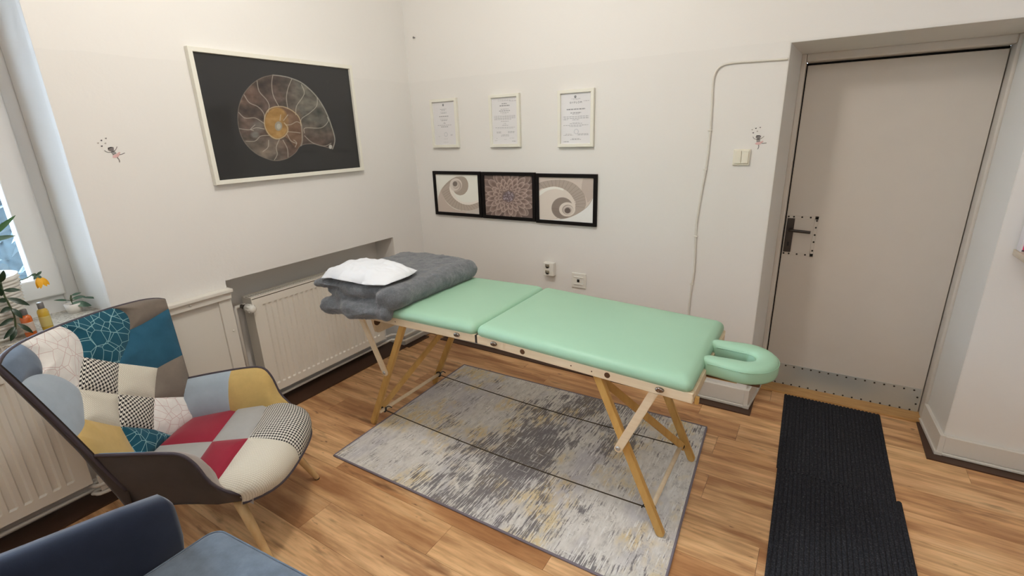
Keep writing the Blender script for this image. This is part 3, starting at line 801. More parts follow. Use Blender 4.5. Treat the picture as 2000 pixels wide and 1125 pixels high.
def ribbed_mat(y0, y1, xl0, xl1, xr0, xr1, z, label, cut=None):
    n = 27; V = []; F = []
    prof = []
    for i in range(n):
        prof += [(i / n + .0, 0.0), (i / n + .22 / n, .0045), (i / n + .70 / n, .0045), (i / n + .92 / n, 0.0)]
    prof.append((1.0, 0.0))
    ny = 12; w = len(prof)
    for j in range(ny + 1):
        t = j / ny; yy = y0 + (y1 - y0) * t; a = xl0 + (xl1 - xl0) * t; b = xr0 + (xr1 - xr0) * t
        for s, h in prof: V.append((a + (b - a) * s, yy, z + .003 + h))
    for j in range(ny):
        for i in range(w - 1): F.append((j * w + i, j * w + i + 1, (j + 1) * w + i + 1, (j + 1) * w + i))
    b0 = len(V)
    V += [(xl0, y0, z), (xr0, y0, z), (xr1, y1, z), (xl1, y1, z)]
    F += [(b0 + 3, b0 + 2, b0 + 1, b0)]
    F += [tuple([b0, b0 + 1] + list(range(w - 1, -1, -1)))]
    F += [tuple([b0 + 2, b0 + 3] + list(range(ny * w, ny * w + w)))]
    F += [(b0, 0, ny * w, b0 + 3)[::1], (b0 + 1, b0 + 2, ny * w + w - 1, w - 1)]
    o = mesh('ribbed_mat', V, F, M['mat'])
    return tag(o, label, 'mat', 'charcoal ribbed mats before the door')
ribbed_mat(-.52, .272, 2.694, 2.676, 3.168, 3.160, .001, 'charcoal ribbed mat lying against the door threshold')
ribbed_mat(-2.6, -.515, 2.735, 2.698, 3.225, 3.186, .0012, 'longer charcoal ribbed mat ending in front of the mat by the door')

# ------------------------------------------------------------------ patchwork armchair
CO = (.759, -2.036); CYW = math.radians(35.3); CC, CS_ = math.cos(CYW), math.sin(CYW)
def cw(p): u, v, z = p; return Vector((CO[0] + v * CC + u * CS_, CO[1] + v * CS_ - u * CC, z))
def backp(p, q):
    ap = min(abs(p), 1.15); hw = .24 + .15 * q
    z = .40 + .59 * q - .022 * ap ** 9 * max(0, (q - .5) / .5) ** 2 + .028 * p * q
    v = -(.295 + .12 * q) - (.05 + .04 * q) * (1 - ap ** 2.2)
    return (p * hw, v, z)
SP = [(0, -.33, .405), (.3, -.13, .424), (.55, .03, .430), (.72, .12, .424), (.84, .178, .402), (.93, .205, .36), (1., .205, .31)]
def tab(t, T, k):
    n = len(T)
    for i in range(n - 1):
        if t <= T[i + 1][0] or i == n - 2:
            x = (t - T[i][0]) / (T[i + 1][0] - T[i][0]); a = T[max(i - 1, 0)]; b = T[i]; c = T[i + 1]; d = T[min(i + 2, n - 1)]
            m1 = (c[k] - a[k]) / (c[0] - a[0]) * (c[0] - b[0]); m2 = (d[k] - b[k]) / (d[0] - b[0]) * (c[0] - b[0])
            return (2 * x ** 3 - 3 * x * x + 1) * b[k] + (x ** 3 - 2 * x * x + x) * m1 + (-2 * x ** 3 + 3 * x * x) * c[k] + (x ** 3 - x * x) * m2
def seatp(a, b):
    hw = .235 + .06 * min(1, b / .7) - .012 * max(0, (b - .85) / .15)
    v = tab(b, SP, 1) + .035 * (1 - a * a) * b - .085 * abs(a) ** 5 * max(0, b - .55) / .45
    z = tab(b, SP, 2) + .012 * (1 - a * a) - .02 * abs(a) ** 6 * max(0, min(b, .8) - .5) * 2 + .034 * abs(a) ** 4 * max(0, b - .82) / .18
    return (a * hw, v, z)
ARM = [(0, -.335, .582, .285), (.3, -.22, .592, .305), (.62, -.07, .600, .325), (.72, -.01, .590, .328), (.80, .025, .540, .322), (.86, .050, .462, .314), (.93, .10, .400, .300), (1, .160, .352, .262)]
def armtop(c): return tab(c, ARM, 1), tab(c, ARM, 2), tab(c, ARM, 3)
def armin(c, d, sd):
    v, zt, uo = armtop(c); b = min(1, max(0, (v + .33) / .53 * .84)); hw = .235 + .06 * min(1, b / .7) - .02
    zb = min(.405, zt - .03)
    bul = .012 * math.sin(PI * min(1, d)) * smooth01((zt - .42) / .1)
    rim = .030 * (1 - max(0, d - .75) / .25) if d > .75 else .030
    u = hw + (uo - .004 - hw) * d ** 1.2 - bul - rim * .45 * smooth01((zt - .42) / .1) * (1 - d ** 6)
    z = zb + (zt - zb) * (1 - (1 - d) ** 1.25) + (.006 if .7 < d < .99 else 0)
    return (sd * u, v, z)
pc = root('patchwork_armchair', (CO[0], CO[1], 0), 'patchwork wingback armchair with grey shell and pale wooden legs by the window', 'armchair')

def nrm(fn, a, b, e=1e-3):
    p = Vector(fn(a, b)); x = Vector(fn(a + e, b)) - p; y = Vector(fn(a, b + e)) - p; n = x.cross(y)
    return n.normalized() if n.length > 1e-12 else Vector((0, 0, 1))
def patch(fn, poly, m, puff, uvf, flip=1, rings=9, seg=6, power=3.0, name='patch', soft=None):
    B = []; N_ = len(poly)
    for i in range(N_):
        a, b = poly[i], poly[(i + 1) % N_]
        if soft and soft[i]: continue
        if soft and soft[(i + 1) % N_]:          # curved seam through the soft node
            sm_, b = b, poly[(i + 2) % N_]; q = (2 * sm_[0] - (a[0] + b[0]) / 2, 2 * sm_[1] - (a[1] + b[1]) / 2); n2 = seg * 2
            B += [((1 - k / n2) ** 2 * a[0] + 2 * (1 - k / n2) * k / n2 * q[0] + (k / n2) ** 2 * b[0], (1 - k / n2) ** 2 * a[1] + 2 * (1 - k / n2) * k / n2 * q[1] + (k / n2) ** 2 * b[1]) for k in range(n2)]
            continue
        B += [(a[0] + (b[0] - a[0]) * k / seg, a[1] + (b[1] - a[1]) * k / seg) for k in range(seg)]
    # area centroid
    A = cx = cy = 0
    for (x0, y0), (x1, y1) in zip(B, B[1:] + B[:1]):
        w = x0 * y1 - x1 * y0; A += w; cx += (x0 + x1) * w; cy += (y0 + y1) * w
    cx /= 3 * A; cy /= 3 * A
    V = []; U = []; F = []; n = len(B)
    for r in range(rings + 1):
        s = 1.0 if r == 0 else (1 - r / rings) ** .8
        for (x, y) in (B if r < rings else [(cx, cy)]):
            a, b = cx + (x - cx) * s, cy + (y - cy) * s
            p = Vector(fn(a, b)); nn = nrm(fn, a, b) * flip; h = puff * (1 - s ** power)
            V.append(cw(p + nn * h)); U.append(uvf(a, b))
    sg = 1 if (A > 0) == (flip > 0) else -1
    for r in range(rings - 1):
        for i in range(n):
            f = (r * n + i, r * n + (i + 1) % n, (r + 1) * n + (i + 1) % n, (r + 1) * n + i); F.append(f if sg > 0 else f[::-1])
    for i in range(n):
        f = ((rings - 1) * n + i, (rings - 1) * n + (i + 1) % n, rings * n); F.append(f if sg > 0 else f[::-1])
    return mesh(name, V, F, m, pc, True, uv=U)

K = dict(T0=(1, 1), T1=(.664, 1), T2=(.167, 1), T3=(-.446, 1), T5=(-1, 1), R1=(-1, .91), R2=(-1, .511), R3=(-1, .169), R4=(-1, 0), B1=(-.40, 0), B2=(.42, 0), B3=(1, .0),
    L1=(1, .86), L2=(1, .45), a=(.711, .813), b=(.149, .776), c=(-.205, .639), d=(-.516, .82), e=(-.641, .492), f=(-.421, .308), g=(.041, .465), h=(.46, .628), i=(.696, .476),
    j=(.303, .288), k=(-.158, .123), m1=(.607, .895), m2=(.068, .899), m3=(-.559, .927), m4=(-.785, .848), m5=(-.429, .743), m6=(.541, .734), m7=(-.336, .035), m8=(.43, .343), m9=(.532, .556), n1=(.84, .84), n2=(.80, .45), n3=(.36, .15))
uvb = lambda p, q: (p * (.24 + .15 * q), q * .61)
for lab, names, m in (('slate blue patch', 'T0 T1 m1 a n1 L1', 'slate'), ('white patch with pink lines', 'T1 T2 m2 b h m6 a m1', 'whitelines'), ('teal patch with white lines', 'T2 T3 m3 d m5 c b m2', 'teallines'),
    ('taupe patch', 'T3 T5 R1 m4 d m3', 'taupe'), ('petrol blue patch', 'd m4 R1 R2 e c m5', 'tealblue'), ('taupe patch', 'e R2 R3 f', 'taupe'), ('white patch with pink lines', 'f R3 R4 B1 m7 k', 'whitelines'),
    ('teal patch with white lines', 'j k m7 B1 B2 n3', 'teallines'), ('mustard patch', 'L2 n2 i m8 j n3 B2 B3', 'mustard'), ('pale blue patch', 'L1 n1 a m6 h m9 i n2 L2', 'paleblue'),
    ('black and white houndstooth patch', 'b c g h', 'hound'), ('cream woven patch', 'c e f g', 'weave'), ('black and white houndstooth patch', 'g f k j', 'hound'), ('cream woven patch', 'h g j m8 i m9', 'weave')):
    o = patch(backp, [K[x] for x in names.split()], M[m], .016, uvb, flip=-1, soft=[x[0] in 'mn' for x in names.split()]); o['label'] = lab
# back shell: front skin, rim, outer skin
def back_shell():
    nu, nv = 36, 26; V = []; F = []
    for s in (0, 1):
        for j in range(nv + 1):
            for i in range(nu + 1):
                p, q = -1 + 2 * i / nu, j / nv
                x = Vector(backp(p, q)); n = -nrm(backp, p, q)
                edge = max(abs(p), q) ** 10
                if s == 0: x = x - n * .004
                else:
                    x = x - n * (.058 - .034 * edge)
                    if q < .35: x.z -= (.35 - q) / .35 * .10; x.y += (.35 - q) / .35 * .02
                V.append(cw(x))
    b = (nu + 1) * (nv + 1)
    for s in (0, 1):
        for j in range(nv):
            for i in range(nu):
                k = s * b + j * (nu + 1) + i; f = (k, k + 1, k + nu + 2, k + nu + 1); F.append(f if s == 0 else f[::-1])
    rim = list(range(nu + 1)) + [j * (nu + 1) + nu for j in range(1, nv + 1)] + [nv * (nu + 1) + i for i in range(nu - 1, -1, -1)] + [j * (nu + 1) for j in range(nv - 1, 0, -1)]
    for x, y in zip(rim, rim[1:] + rim[:1]): F.append((y, x, x + b, y + b))
    mesh('back_shell', V, F, M['shell'], pc, True)
    edge = [(1, j / 30) for j in range(0, 31)] + [(1 - 2 * i / 40, 1) for i in range(1, 41)] + [(-1, 1 - j / 30) for j in range(1, 31)]
    P = [cw(Vector(backp(*e)) + nrm(backp, *e) * .012) for e in edge]
    tube('piping', P, .007, M['piping'], pc, 7)
back_shell()
# seat
uvs = lambda a, b: (a * .27, b * .62)
sa = .08
for lab, poly, m in (('crimson patch', [(sa - .09, .0), (sa, .33), (-1, .30), (-1, .0)], 'red'), ('light grey patch', [(sa - .09, .0), (1, .0), (1, .37), (sa, .33)], 'grey'),
    ('light grey patch', [(sa, .33), (sa - .01, .548), (-.5, .53), (-1, .50), (-1, .30)], 'grey'), ('crimson patch', [(sa, .33), (1, .37), (1, .58), (.5, .555), (sa - .01, .548)], 'red'),
    ('black and white houndstooth patch', [(sa - .01, .548), (sa + .02, .80), (sa, 1), (-1, 1), (-1, .80), (-1, .50), (-.5, .53)], 'hound_s'),
    ('cream woven patch', [(sa - .01, .548), (.5, .555), (1, .58), (1, .80), (1, 1), (sa, 1), (sa + .02, .80)], 'weave')):
    o = patch(seatp, poly, M[m], .016, uvs, seg=8, rings=12, power=3.5); o['label'] = lab
# arms with their patches
for sd in (1, -1):
    fi = lambda c, d, sd=sd: armin(c, d, sd)
    uva = lambda c, d: (tab(c, ARM, 1), d * .2)
    cs = .46
    strip1 = [(0, 0), (cs, 0), (cs, 1), (0, 1)]; strip2 = [(cs, 0), (.72, 0), (1, 0), (1, 1), (.86, 1), (.72, 1), (cs, 1)]
    ms = ('paleblue', 'mustard') if sd < 0 else ('skyblue', 'greige'); ls = ('pale blue patch', 'mustard patch') if sd < 0 else ('sky blue patch', 'greige patch')
    for st, m, lab in ((0, ms[0], ls[0]), (1, ms[1], ls[1])):
        V = []; U = []; F = []; c0, c1 = (0, cs) if st == 0 else (cs, 1.0); nu, nv = 22, 14
        for j in range(nv + 1):
            for i in range(nu + 1):
                c, d = c0 + (c1 - c0) * i / nu, j / nv
                e = min(i / nu, 1 - i / nu); q = Vector(fi(c, d)); q.x -= sd * .007 * (1 - (1 - min(1, e * 6)) ** 2) * math.sin(PI * d) * smooth01((tab(c, ARM, 2) - .40) / .1)
                V.append(cw(q)); U.append(uva(c, d))
        for j in range(nv):
            for i in range(nu): k = j * (nu + 1) + i; f = (k, k + 1, k + nu + 2, k + nu + 1); F.append(f if sd < 0 else f[::-1])
        o = mesh('patch', V, F, M[m], pc, True, uv=U); o['label'] = lab
    def outer(a, b, sd=sd):
        v, zt, uo = armtop(a); vb = -.345 + .49 * a; zb = .292 + .030 * max(0, a - .7) / .3; ub = .205 + .045 * a * a
        t = 1 - b; u = ub + (uo - ub) * b ** .8; 
        return cw((sd * u, vb + (v - vb) * b, zb + (zt - zb) * b))
    grid('arm_shell', outer, 30, 8, M['shell'], pc)
    tube('piping', [cw((sd * armtop(k / 44)[2], armtop(k / 44)[0], armtop(k / 44)[1] + .001)) for k in range(45)], .0058, M['piping'], pc, 7)
grid('seat_base', lambda a, b: cw(((-1 + 2 * a) * (.215 + .02 * b), -.36 + .47 * b + .035 * (1 - (2 * a - 1) ** 2) * b, .292 + .02 * b)), 12, 8, M['shell'], pc)
grid('front_apron', lambda a, b: cw(((-1 + 2 * a) * (.205 + .02 * b), .10 + .070 * b * (1 - .5 * (2 * a - 1) ** 4) + .030 * (1 - (2 * a - 1) ** 2), .312 + .045 * b)), 16, 4, M['shell'], pc)
tube('piping', [cw((lambda s: (s[0], s[1] + .004, s[2] - .002))(seatp(-1 + 2 * k / 30, .985))) for k in range(31)], .0055, M['piping'], pc, 7)
for sx, sy in ((1, 1), (-1, 1), (1, -1), (-1, -1)):
    ft = (sx * .262, .175, 0.004) if sy > 0 else (sx * .25, -.40, 0.004); tp = (sx * .200, .055, .305) if sy > 0 else (sx * .17, -.24, .305)
    a, b = cw(ft), cw(tp); pts = [a, a.lerp(b, .02), a.lerp(b, .5), b]
    lg = tube('leg', pts, [.011, .0125, .0165, .021], M['legwood'], pc, 14)
    tube('glide', [a - Vector((0, 0, .004)), a + (b - a).normalized() * .006], .0115, M['strap'], lg, 12)

# ------------------------------------------------------------------ blue armchair
bc = root('blue_armchair', (1.48, -2.72, 0), 'dark blue velvet armchair with blue grey seat in the near corner', 'armchair')
def slab_loft(name, top, bot, th, m, parent, side):
    pass
def arm_blue(x0, sgn):
    # arm: rounded slab rising toward the back
    prof = [(-2.505, .470, .628), (-2.52, .40, .640), (-2.62, .36, .665), (-2.80, .36, .700), (-3.02, .36, .745)]
    V = []; F = []; sec = 16
    for k, (yy, zb, zt) in enumerate(prof):
        ins = .012 if k == 0 else 0
        pts = []
        w = .040
        for j in range(sec):
            a = 2 * PI * j / sec
            cx_, sz = math.cos(a), math.sin(a)
            ex = math.copysign(abs(cx_) ** .45, cx_); ez = math.copysign(abs(sz) ** .35, sz)
            out = .035 * (zt - .63) 
            V.append((x0 + (w - ins * .6) * ex - sgn * (.02 + .03 * (yy + 2.5)) * .0 + sgn * .10 * (-2.505 - yy) * .0, yy, (zb + zt) / 2 + ((zt - zb) / 2 - ins) * ez))
    for i in range(len(prof) - 1):
        for j in range(sec): F.append((i * sec + j, i * sec + (j + 1) % sec, (i + 1) * sec + (j + 1) % sec, (i + 1) * sec + j))
    F.append(tuple(range(sec))[::-1]); F.append(tuple((len(prof) - 1) * sec + j for j in range(sec)))
    return mesh('arm', V, F, M['navy'], bc, True)
arm_blue(1.150, 1); arm_blue(1.815, -1)
def seat_blue():
    x0, x1, y0, y1 = 1.190, 1.772, -2.97, -2.415; rings = []; bm = bmesh.new()
    for z, ins in ((.335, .012), (.345, 0), (.430, -.004), (.452, -.002), (.461, .006), (.466, .020), (.470, .06), (.474, .13), (.476, .22)):
        ax0, ax1, ay0, ay1 = x0 + ins, x1 - ins, y0 + ins, y1 - ins; rr = max(.01, .040 - ins * .3); ring = []
        for cx, cy, a0 in ((ax1 - rr, ay1 - rr, 0), (ax0 + rr, ay1 - rr, PI / 2), (ax0 + rr, ay0 + rr, PI), (ax1 - rr, ay0 + rr, 1.5 * PI)):
            for k in range(9): a = a0 + PI / 2 * k / 8; x = cx + rr * math.cos(a); ring.append((x, cy + rr * math.sin(a) + .085 * (x - 1.2), z + .004 * noise.noise(Vector((x * 6, cy * 6, z)))))
        rings.append(ring)
    bv = [[bm.verts.new(p) for p in r] for r in rings]; n = len(rings[0])
    for a, b in zip(bv, bv[1:]):
        for i in range(n): bm.faces.new((a[i], a[(i + 1) % n], b[(i + 1) % n], b[i]))
    bm.faces.new(bv[0][::-1]); bm.faces.new(bv[-1])
    o = from_bm('seat_cushion', bm, M['bluegrey'], bc, True)
    V, F = tube_geo([(Vector(p) + Vector((0, 0, .001))) for p in rings[4]], .0030, 6, True); mesh('seam', V, F, M['bluegrey'], o, True)
    return o
sb = seat_blue()
bm = bmesh.new(); bm_box(bm, (1.13, -3.10, .36), (1.835, -2.98, .80), .05, 5)
for v in bm.verts: v.co.y -= .10 * (v.co.z - .36)
from_bm('backrest', bm, M['navy'], bc, True)
box('base', (1.14, -3.02, .27), (1.82, -2.50, .35), M['navy'], bc, .02)
for x, yy in ((1.20, -2.54), (1.76, -2.54), (1.20, -2.97), (1.76, -2.97)): tube('leg', [(x, yy, 0), (x * .94 + .06 * 1.48, yy * .94 + .06 * -2.72, .29)], [.011, .019], M['legwood'], bc, 12)

for o_ in [bc]: o_.location = o_.location + Vector((.03, .055, 0))

# ------------------------------------------------------------------ prints painted from python
def homography(src, dst):
    A = []; B = []
    for (x, y), (u, v) in zip(src, dst):
        A.append([x, y, 1, 0, 0, 0, -u * x, -u * y]); B.append(u); A.append([0, 0, 0, x, y, 1, -v * x, -v * y]); B.append(v)
    h = np.linalg.solve(np.array(A, float), np.array(B, float)); return np.append(h, 1).reshape(3, 3)
def curve2(pts, closed, n=6):
    P = [np.array(p, float) for p in pts]; N = len(P); out = []
    if N < 3: return [tuple(p) for p in P]
    for i in range(N if closed else N - 1):
        g = (lambda k: P[k % N]) if closed else (lambda k: P[min(max(k, 0), N - 1)])
        a, b, c, d = g(i - 1), g(i), g(i + 1), g(i + 2)
        for k in range(n):
            t = k / n; out.append(tuple(.5 * (2 * b + (c - a) * t + (2 * a - 5 * b + 4 * c - d) * t * t + (3 * b - a - 3 * c + d) * t ** 3)))
    if not closed: out.append(tuple(P[-1]))
    return out
class Paint:
    def __init__(s, nx, ny, quad=None):
        s.nx, s.ny = nx, ny; S_, T_ = np.meshgrid(np.linspace(0, 1, nx), np.linspace(0, 1, ny))
        if quad:
            Hm = homography([(0, 0), (1, 0), (1, 1), (0, 1)], quad); w = Hm[2, 0] * S_ + Hm[2, 1] * T_ + 1
            s.X = (Hm[0, 0] * S_ + Hm[0, 1] * T_ + Hm[0, 2]) / w; s.Y = (Hm[1, 0] * S_ + Hm[1, 1] * T_ + Hm[1, 2]) / w
        else: s.X, s.Y = S_, T_
        s.img = np.zeros((ny, nx, 3))
    def fill(s, c): s.img[:] = c
    def blend(s, a, c): s.img = s.img * (1 - a[..., None]) + np.array(c)[None, None, :] * a[..., None] if np.ndim(c) == 1 else s.img * (1 - a[..., None]) + c * a[..., None]
    def poly(s, pts, c, al=1.0):
        pts = curve2(pts, True, 4); ins = np.zeros(s.X.shape, bool); n = len(pts)
        for i in range(n):
            x0, y0 = pts[i]; x1, y1 = pts[(i + 1) % n]
            if y0 == y1: continue
            cnd = ((y0 > s.Y) != (y1 > s.Y)) & (s.X < (x1 - x0) * (s.Y - y0) / (y1 - y0) + x0); ins ^= cnd
        s.blend(ins * al, c); return ins
    def line(s, pts, w, c, al=1.0):
        D = np.full(s.X.shape, 1e9); pts = curve2(pts, False, 5)
        for (x0, y0), (x1, y1) in zip(pts, pts[1:]):
            dx, dy = x1 - x0, y1 - y0; L = dx * dx + dy * dy + 1e-9; t = np.clip(((s.X - x0) * dx + (s.Y - y0) * dy) / L, 0, 1)
            D = np.minimum(D, np.hypot(s.X - x0 - t * dx, s.Y - y0 - t * dy))
        s.blend(np.clip(1.3 - D / w, 0, 1) * al, c)
    def ell(s, cx, cy, rx, ry, c, al=1.0, soft=.06, rot=0):
        cr, sr = math.cos(rot), math.sin(rot); dx, dy = s.X - cx, s.Y - cy
        r = np.hypot((dx * cr + dy * sr) / rx, (-dx * sr + dy * cr) / ry); s.blend(np.clip((1 - r) / soft + .5, 0, 1) * al, c)
    def tex(s, amp, sc, seed):
        r = np.random.RandomState(seed); n = np.zeros(s.X.shape)
        for o in range(3):
            k = int(sc * 2 ** o); g = r.rand(k + 2, k + 2); yy = np.linspace(0, k, s.ny); xx = np.linspace(0, k, s.nx)
            y0 = yy.astype(int); x0 = xx.astype(int); fy = (yy - y0)[:, None]; fx = (xx - x0)[None, :]
            n += ((g[np.ix_(y0, x0)] * (1 - fx) + g[np.ix_(y0, x0 + 1)] * fx) * (1 - fy) + (g[np.ix_(y0 + 1, x0)] * (1 - fx) + g[np.ix_(y0 + 1, x0 + 1)] * fx) * fy - .5) / 2 ** o
        return n * amp
    def build(s, name, P, m, parent, gain=1.0):
        """P: four world corners TL TR BR BL"""
        P = [np.array(p, float) for p in P]; S_, T_ = np.meshgrid(np.linspace(0, 1, s.nx), np.linspace(0, 1, s.ny)); S_ = S_[..., None]; T_ = T_[..., None]
        co = (P[0] * (1 - S_) + P[1] * S_) * (1 - T_) + (P[3] * (1 - S_) + P[2] * S_) * T_
        me = bpy.data.meshes.new(name); nv = s.nx * s.ny; nf = (s.nx - 1) * (s.ny - 1)
        me.vertices.add(nv); me.vertices.foreach_set('co', co.reshape(-1).astype(np.float32))
        idx = np.arange(nv).reshape(s.ny, s.nx); q = np.stack([idx[1:, :-1], idx[1:, 1:], idx[:-1, 1:], idx[:-1, :-1]], -1).reshape(-1, 4)
        me.loops.add(nf * 4); me.loops.foreach_set('vertex_index', q.reshape(-1).astype(np.int32)); me.polygons.add(nf)
        me.polygons.foreach_set('loop_start', (np.arange(nf) * 4).astype(np.int32)); me.update(calc_edges=True)
        at = me.color_attributes.new('Col', 'FLOAT_COLOR', 'POINT')
        c = np.clip(s.img * gain / 255, 0, .95); c = np.where(c <= .04045, c / 12.92, ((c + .055) / 1.055) ** 2.4)
        at.data.foreach_set('color', np.concatenate([c, np.ones(c.shape[:2] + (1,))], -1).reshape(-1).astype(np.float32))
        me.materials.append(m); me.validate(); return place(bpy.data.objects.new(name, me), parent)

def frame_bars(axis, off, u0, u1, z0, z1, w, dep, m, parent, bev=.002):
    """four mitred-looking frame bars; axis 'x': hangs on the x=0 wall (u is y); 'y': on the y=0 wall (u is x)"""
    P = lambda u, z, d: (off + d, u, z) if axis == 'x' else (u, off - d, z)
    o, i = [(u0, z1), (u1, z1), (u1, z0), (u0, z0)], [(u0 + w, z1 - w), (u1 - w, z1 - w), (u1 - w, z0 + w), (u0 + w, z0 + w)]
    for k in range(4):
        q = [o[k], o[(k + 1) % 4], i[(k + 1) % 4], i[k]]
        V = [P(u, z, 0) for u, z in q] + [P(u, z, dep) for u, z in q]
        bm = bmesh.new(); vs = [bm.verts.new(v) for v in V]
        for f in ((0, 1, 2, 3), (4, 5, 6, 7), (0, 1, 5, 4), (1, 2, 6, 5), (2, 3, 7, 6), (3, 0, 4, 7)): bm.faces.new([vs[j] for j in f])
        es = [e for e in bm.edges if set(e.verts) in ({vs[4], vs[5]}, {vs[6], vs[7]})]
        bmesh.ops.bevel(bm, geom=es, offset=.0015, segments=1, affect='EDGES')
        from_bm('frame_bar', bm, m, parent)

# ammonite picture on the left wall
pa = root('framed_picture', (0, -1.045, 1.40), 'large white framed picture of a sliced ammonite on black', 'picture')
AY0, AY1, AZ0, AZ1 = -1.541, -.549, 1.411, 2.068
frame_bars('x', .002, AY0, AY1, AZ0, AZ1, .022, .030, M['wframe'], pa)
p = Paint(430, 288, [(150, 98), (1250, 238), (1330, 938), (342, 1025)])
p.fill((20, 20, 22))
outl = [(1140, 805), (1156, 740), (1135, 650), (1090, 530), (1025, 425), (935, 338), (855, 300), (790, 283), (725, 275), (650, 293), (580, 338), (522, 408), (490, 490), (480, 570), (487, 650), (510, 722), (550, 782), (610, 836), (680, 870), (745, 886), (820, 872), (880, 832), (920, 780), (1000, 768), (1080, 788)]
ins = p.poly(outl, (66, 52, 45))
shade = np.zeros(p.X.shape)
rgt = np.clip((p.X - 760) / 160, 0, 1) * np.clip((700 - p.Y) / 150 + .4, 0, 1) * ins; p.blend(rgt * .85, (86, 86, 78))
btm = np.clip((p.Y - 690) / 70, 0, 1) * np.clip((860 - p.X) / 120, 0, 1) * ins; p.blend(btm * .8, (98, 90, 80))
mid = np.exp(-((p.X - 880) ** 2 + (p.Y - 760) ** 2) / 110 ** 2) * ins; p.blend(mid * .6, (82, 60, 48))
lt = np.exp(-((p.X - 570) ** 2 + (p.Y - 420) ** 2) / 90 ** 2) * ins; p.blend(lt * .5, (92, 66, 52))
p.img += (p.tex(60, 14, 3) * ins)[..., None] * np.array([1, .85, .75])
p.ell(620, 640, 50, 40, (105, 102, 96), .6, .8); p.ell(600, 700, 30, 22, (120, 120, 116), .7, .6)
inner = [(925, 640), (905, 575), (855, 528), (795, 502), (735, 503), (692, 525), (670, 570), (666, 620), (680, 670), (712, 712), (756, 731), (800, 716), (838, 740), (890, 800), (930, 740)]
p.poly(inner, (104, 78, 58))
p.ell(752, 618, 84, 112, (158, 120, 60), .95, .15); p.ell(860, 600, 60, 70, (112, 84, 62), .6, .8)
p.img += (p.tex(26, 30, 5) * ins)[..., None]
p.ell(764, 640, 26, 34, (140, 136, 124), .95, .2); p.ell(766, 642, 15, 20, (178, 174, 160), .7, .3)
LC = (176, 170, 158)
for ln in ([(725, 280), (718, 340), (728, 420), (765, 495)], [(858, 305), (832, 370), (820, 440), (830, 515)], [(615, 315), (630, 390), (680, 450), (700, 495), (690, 540)], [(525, 415), (560, 470), (620, 500), (660, 545), (668, 590)],
    [(487, 540), (530, 580), (600, 580), (650, 610), (665, 620)], [(490, 655), (560, 665), (610, 650), (665, 660)], [(535, 745), (600, 745), (640, 710), (700, 705)], [(695, 740), (690, 790), (655, 820)], [(770, 735), (748, 790), (755, 840), (735, 880)],
    [(795, 740), (825, 800), (830, 860)], [(825, 700), (850, 745), (890, 765)], [(830, 680), (880, 685), (915, 690)], [(815, 632), (850, 630), (890, 610), (915, 620)], [(775, 600), (780, 560)], [(800, 600), (830, 560)], [(885, 560), (890, 500), (930, 440), (945, 400), (925, 345)],
    [(920, 635), (925, 590), (980, 550), (1030, 500), (1035, 440)], [(945, 690), (950, 655), (1060, 655), (1110, 610), (1105, 580)], [(945, 710), (1000, 760), (1080, 785), (1130, 765)], [(600, 630), (570, 660), (590, 670)], [(880, 790), (890, 760), (870, 740)]):
    p.line(ln, 2.9, LC, .8)
p.line(outl[:9], 4.2, (168, 166, 156), .85); p.line(outl[8:] + [outl[0]], 3.4, (128, 118, 106), .7); p.line(inner[:12] + [(828, 680), (825, 645), (805, 618)], 4, (188, 170, 136), .85); p.line([(925, 640), (930, 740), (920, 780)], 6, (150, 142, 130), .8)
p.ell(1125, 790, 12, 15, (190, 188, 180), .9, .3)
p.build('print', [(.016, AY0 + .021, AZ1 - .021), (.016, AY1 - .021, AZ1 - .021), (.016, AY1 - .021, AZ0 + .021), (.016, AY0 + .021, AZ0 + .021)], M['print_gloss'], pa)
box('backing_board', (.002, AY0 + .01, AZ0 + .01), (.014, AY1 - .01, AZ1 - .01), M['card'], pa)

# three black frames
BF = [(.174, .617, 1.038, 1.367), (.626, 1.067, 1.037, 1.366), (1.071, 1.509, 1.032, 1.361)]
def black_frame(i, label, p):
    u0, u1, z0, z1 = BF[i]; r = root('framed_picture', ((u0 + u1) / 2, 0, z0), label, 'picture', 'black framed pictures in a row')
    frame_bars('y', -.002, u0, u1, z0, z1, .023, .018, M['bframe'], r)
    p.build('print', [(u0 + .022, -.010, z1 - .022), (u1 - .022, -.010, z1 - .022), (u1 - .022, -.010, z0 + .022), (u0 + .022, -.010, z0 + .022)], M['print_matt'], r, 1.10)
    box('backing_board', (u0 + .01, -.008, z0 + .01), (u1 - .01, -.002, z1 - .01), M['card'], r)
p = Paint(230, 170, [(130, 125), (910, 155), (940, 885), (175, 825)])
p.fill((226, 220, 212))
p.poly([(168, 700), (172, 600), (185, 530), (230, 420), (330, 300), (450, 212), (540, 182), (440, 300), (300, 420), (252, 450), (262, 530), (340, 670), (480, 780), (650, 818), (800, 815), (960, 745), (960, 910), (160, 850)], (188, 175, 165))
p.poly([(700, 830), (960, 760), (960, 900), (700, 890)], (190, 184, 176), .8)
p.poly([(240, 425), (330, 302), (450, 214), (580, 178), (660, 194), (712, 255), (732, 340), (716, 430), (665, 500), (590, 528), (510, 505), (455, 440), (425, 390), (385, 400), (300, 460), (262, 500)], (160, 148, 136))
p.poly([(240, 430), (400, 300), (385, 400), (420, 510), (500, 610), (600, 680), (720, 708), (830, 690), (945, 632), (960, 730), (800, 806), (650, 815), (480, 770), (340, 660), (262, 530)], (172, 160, 148))
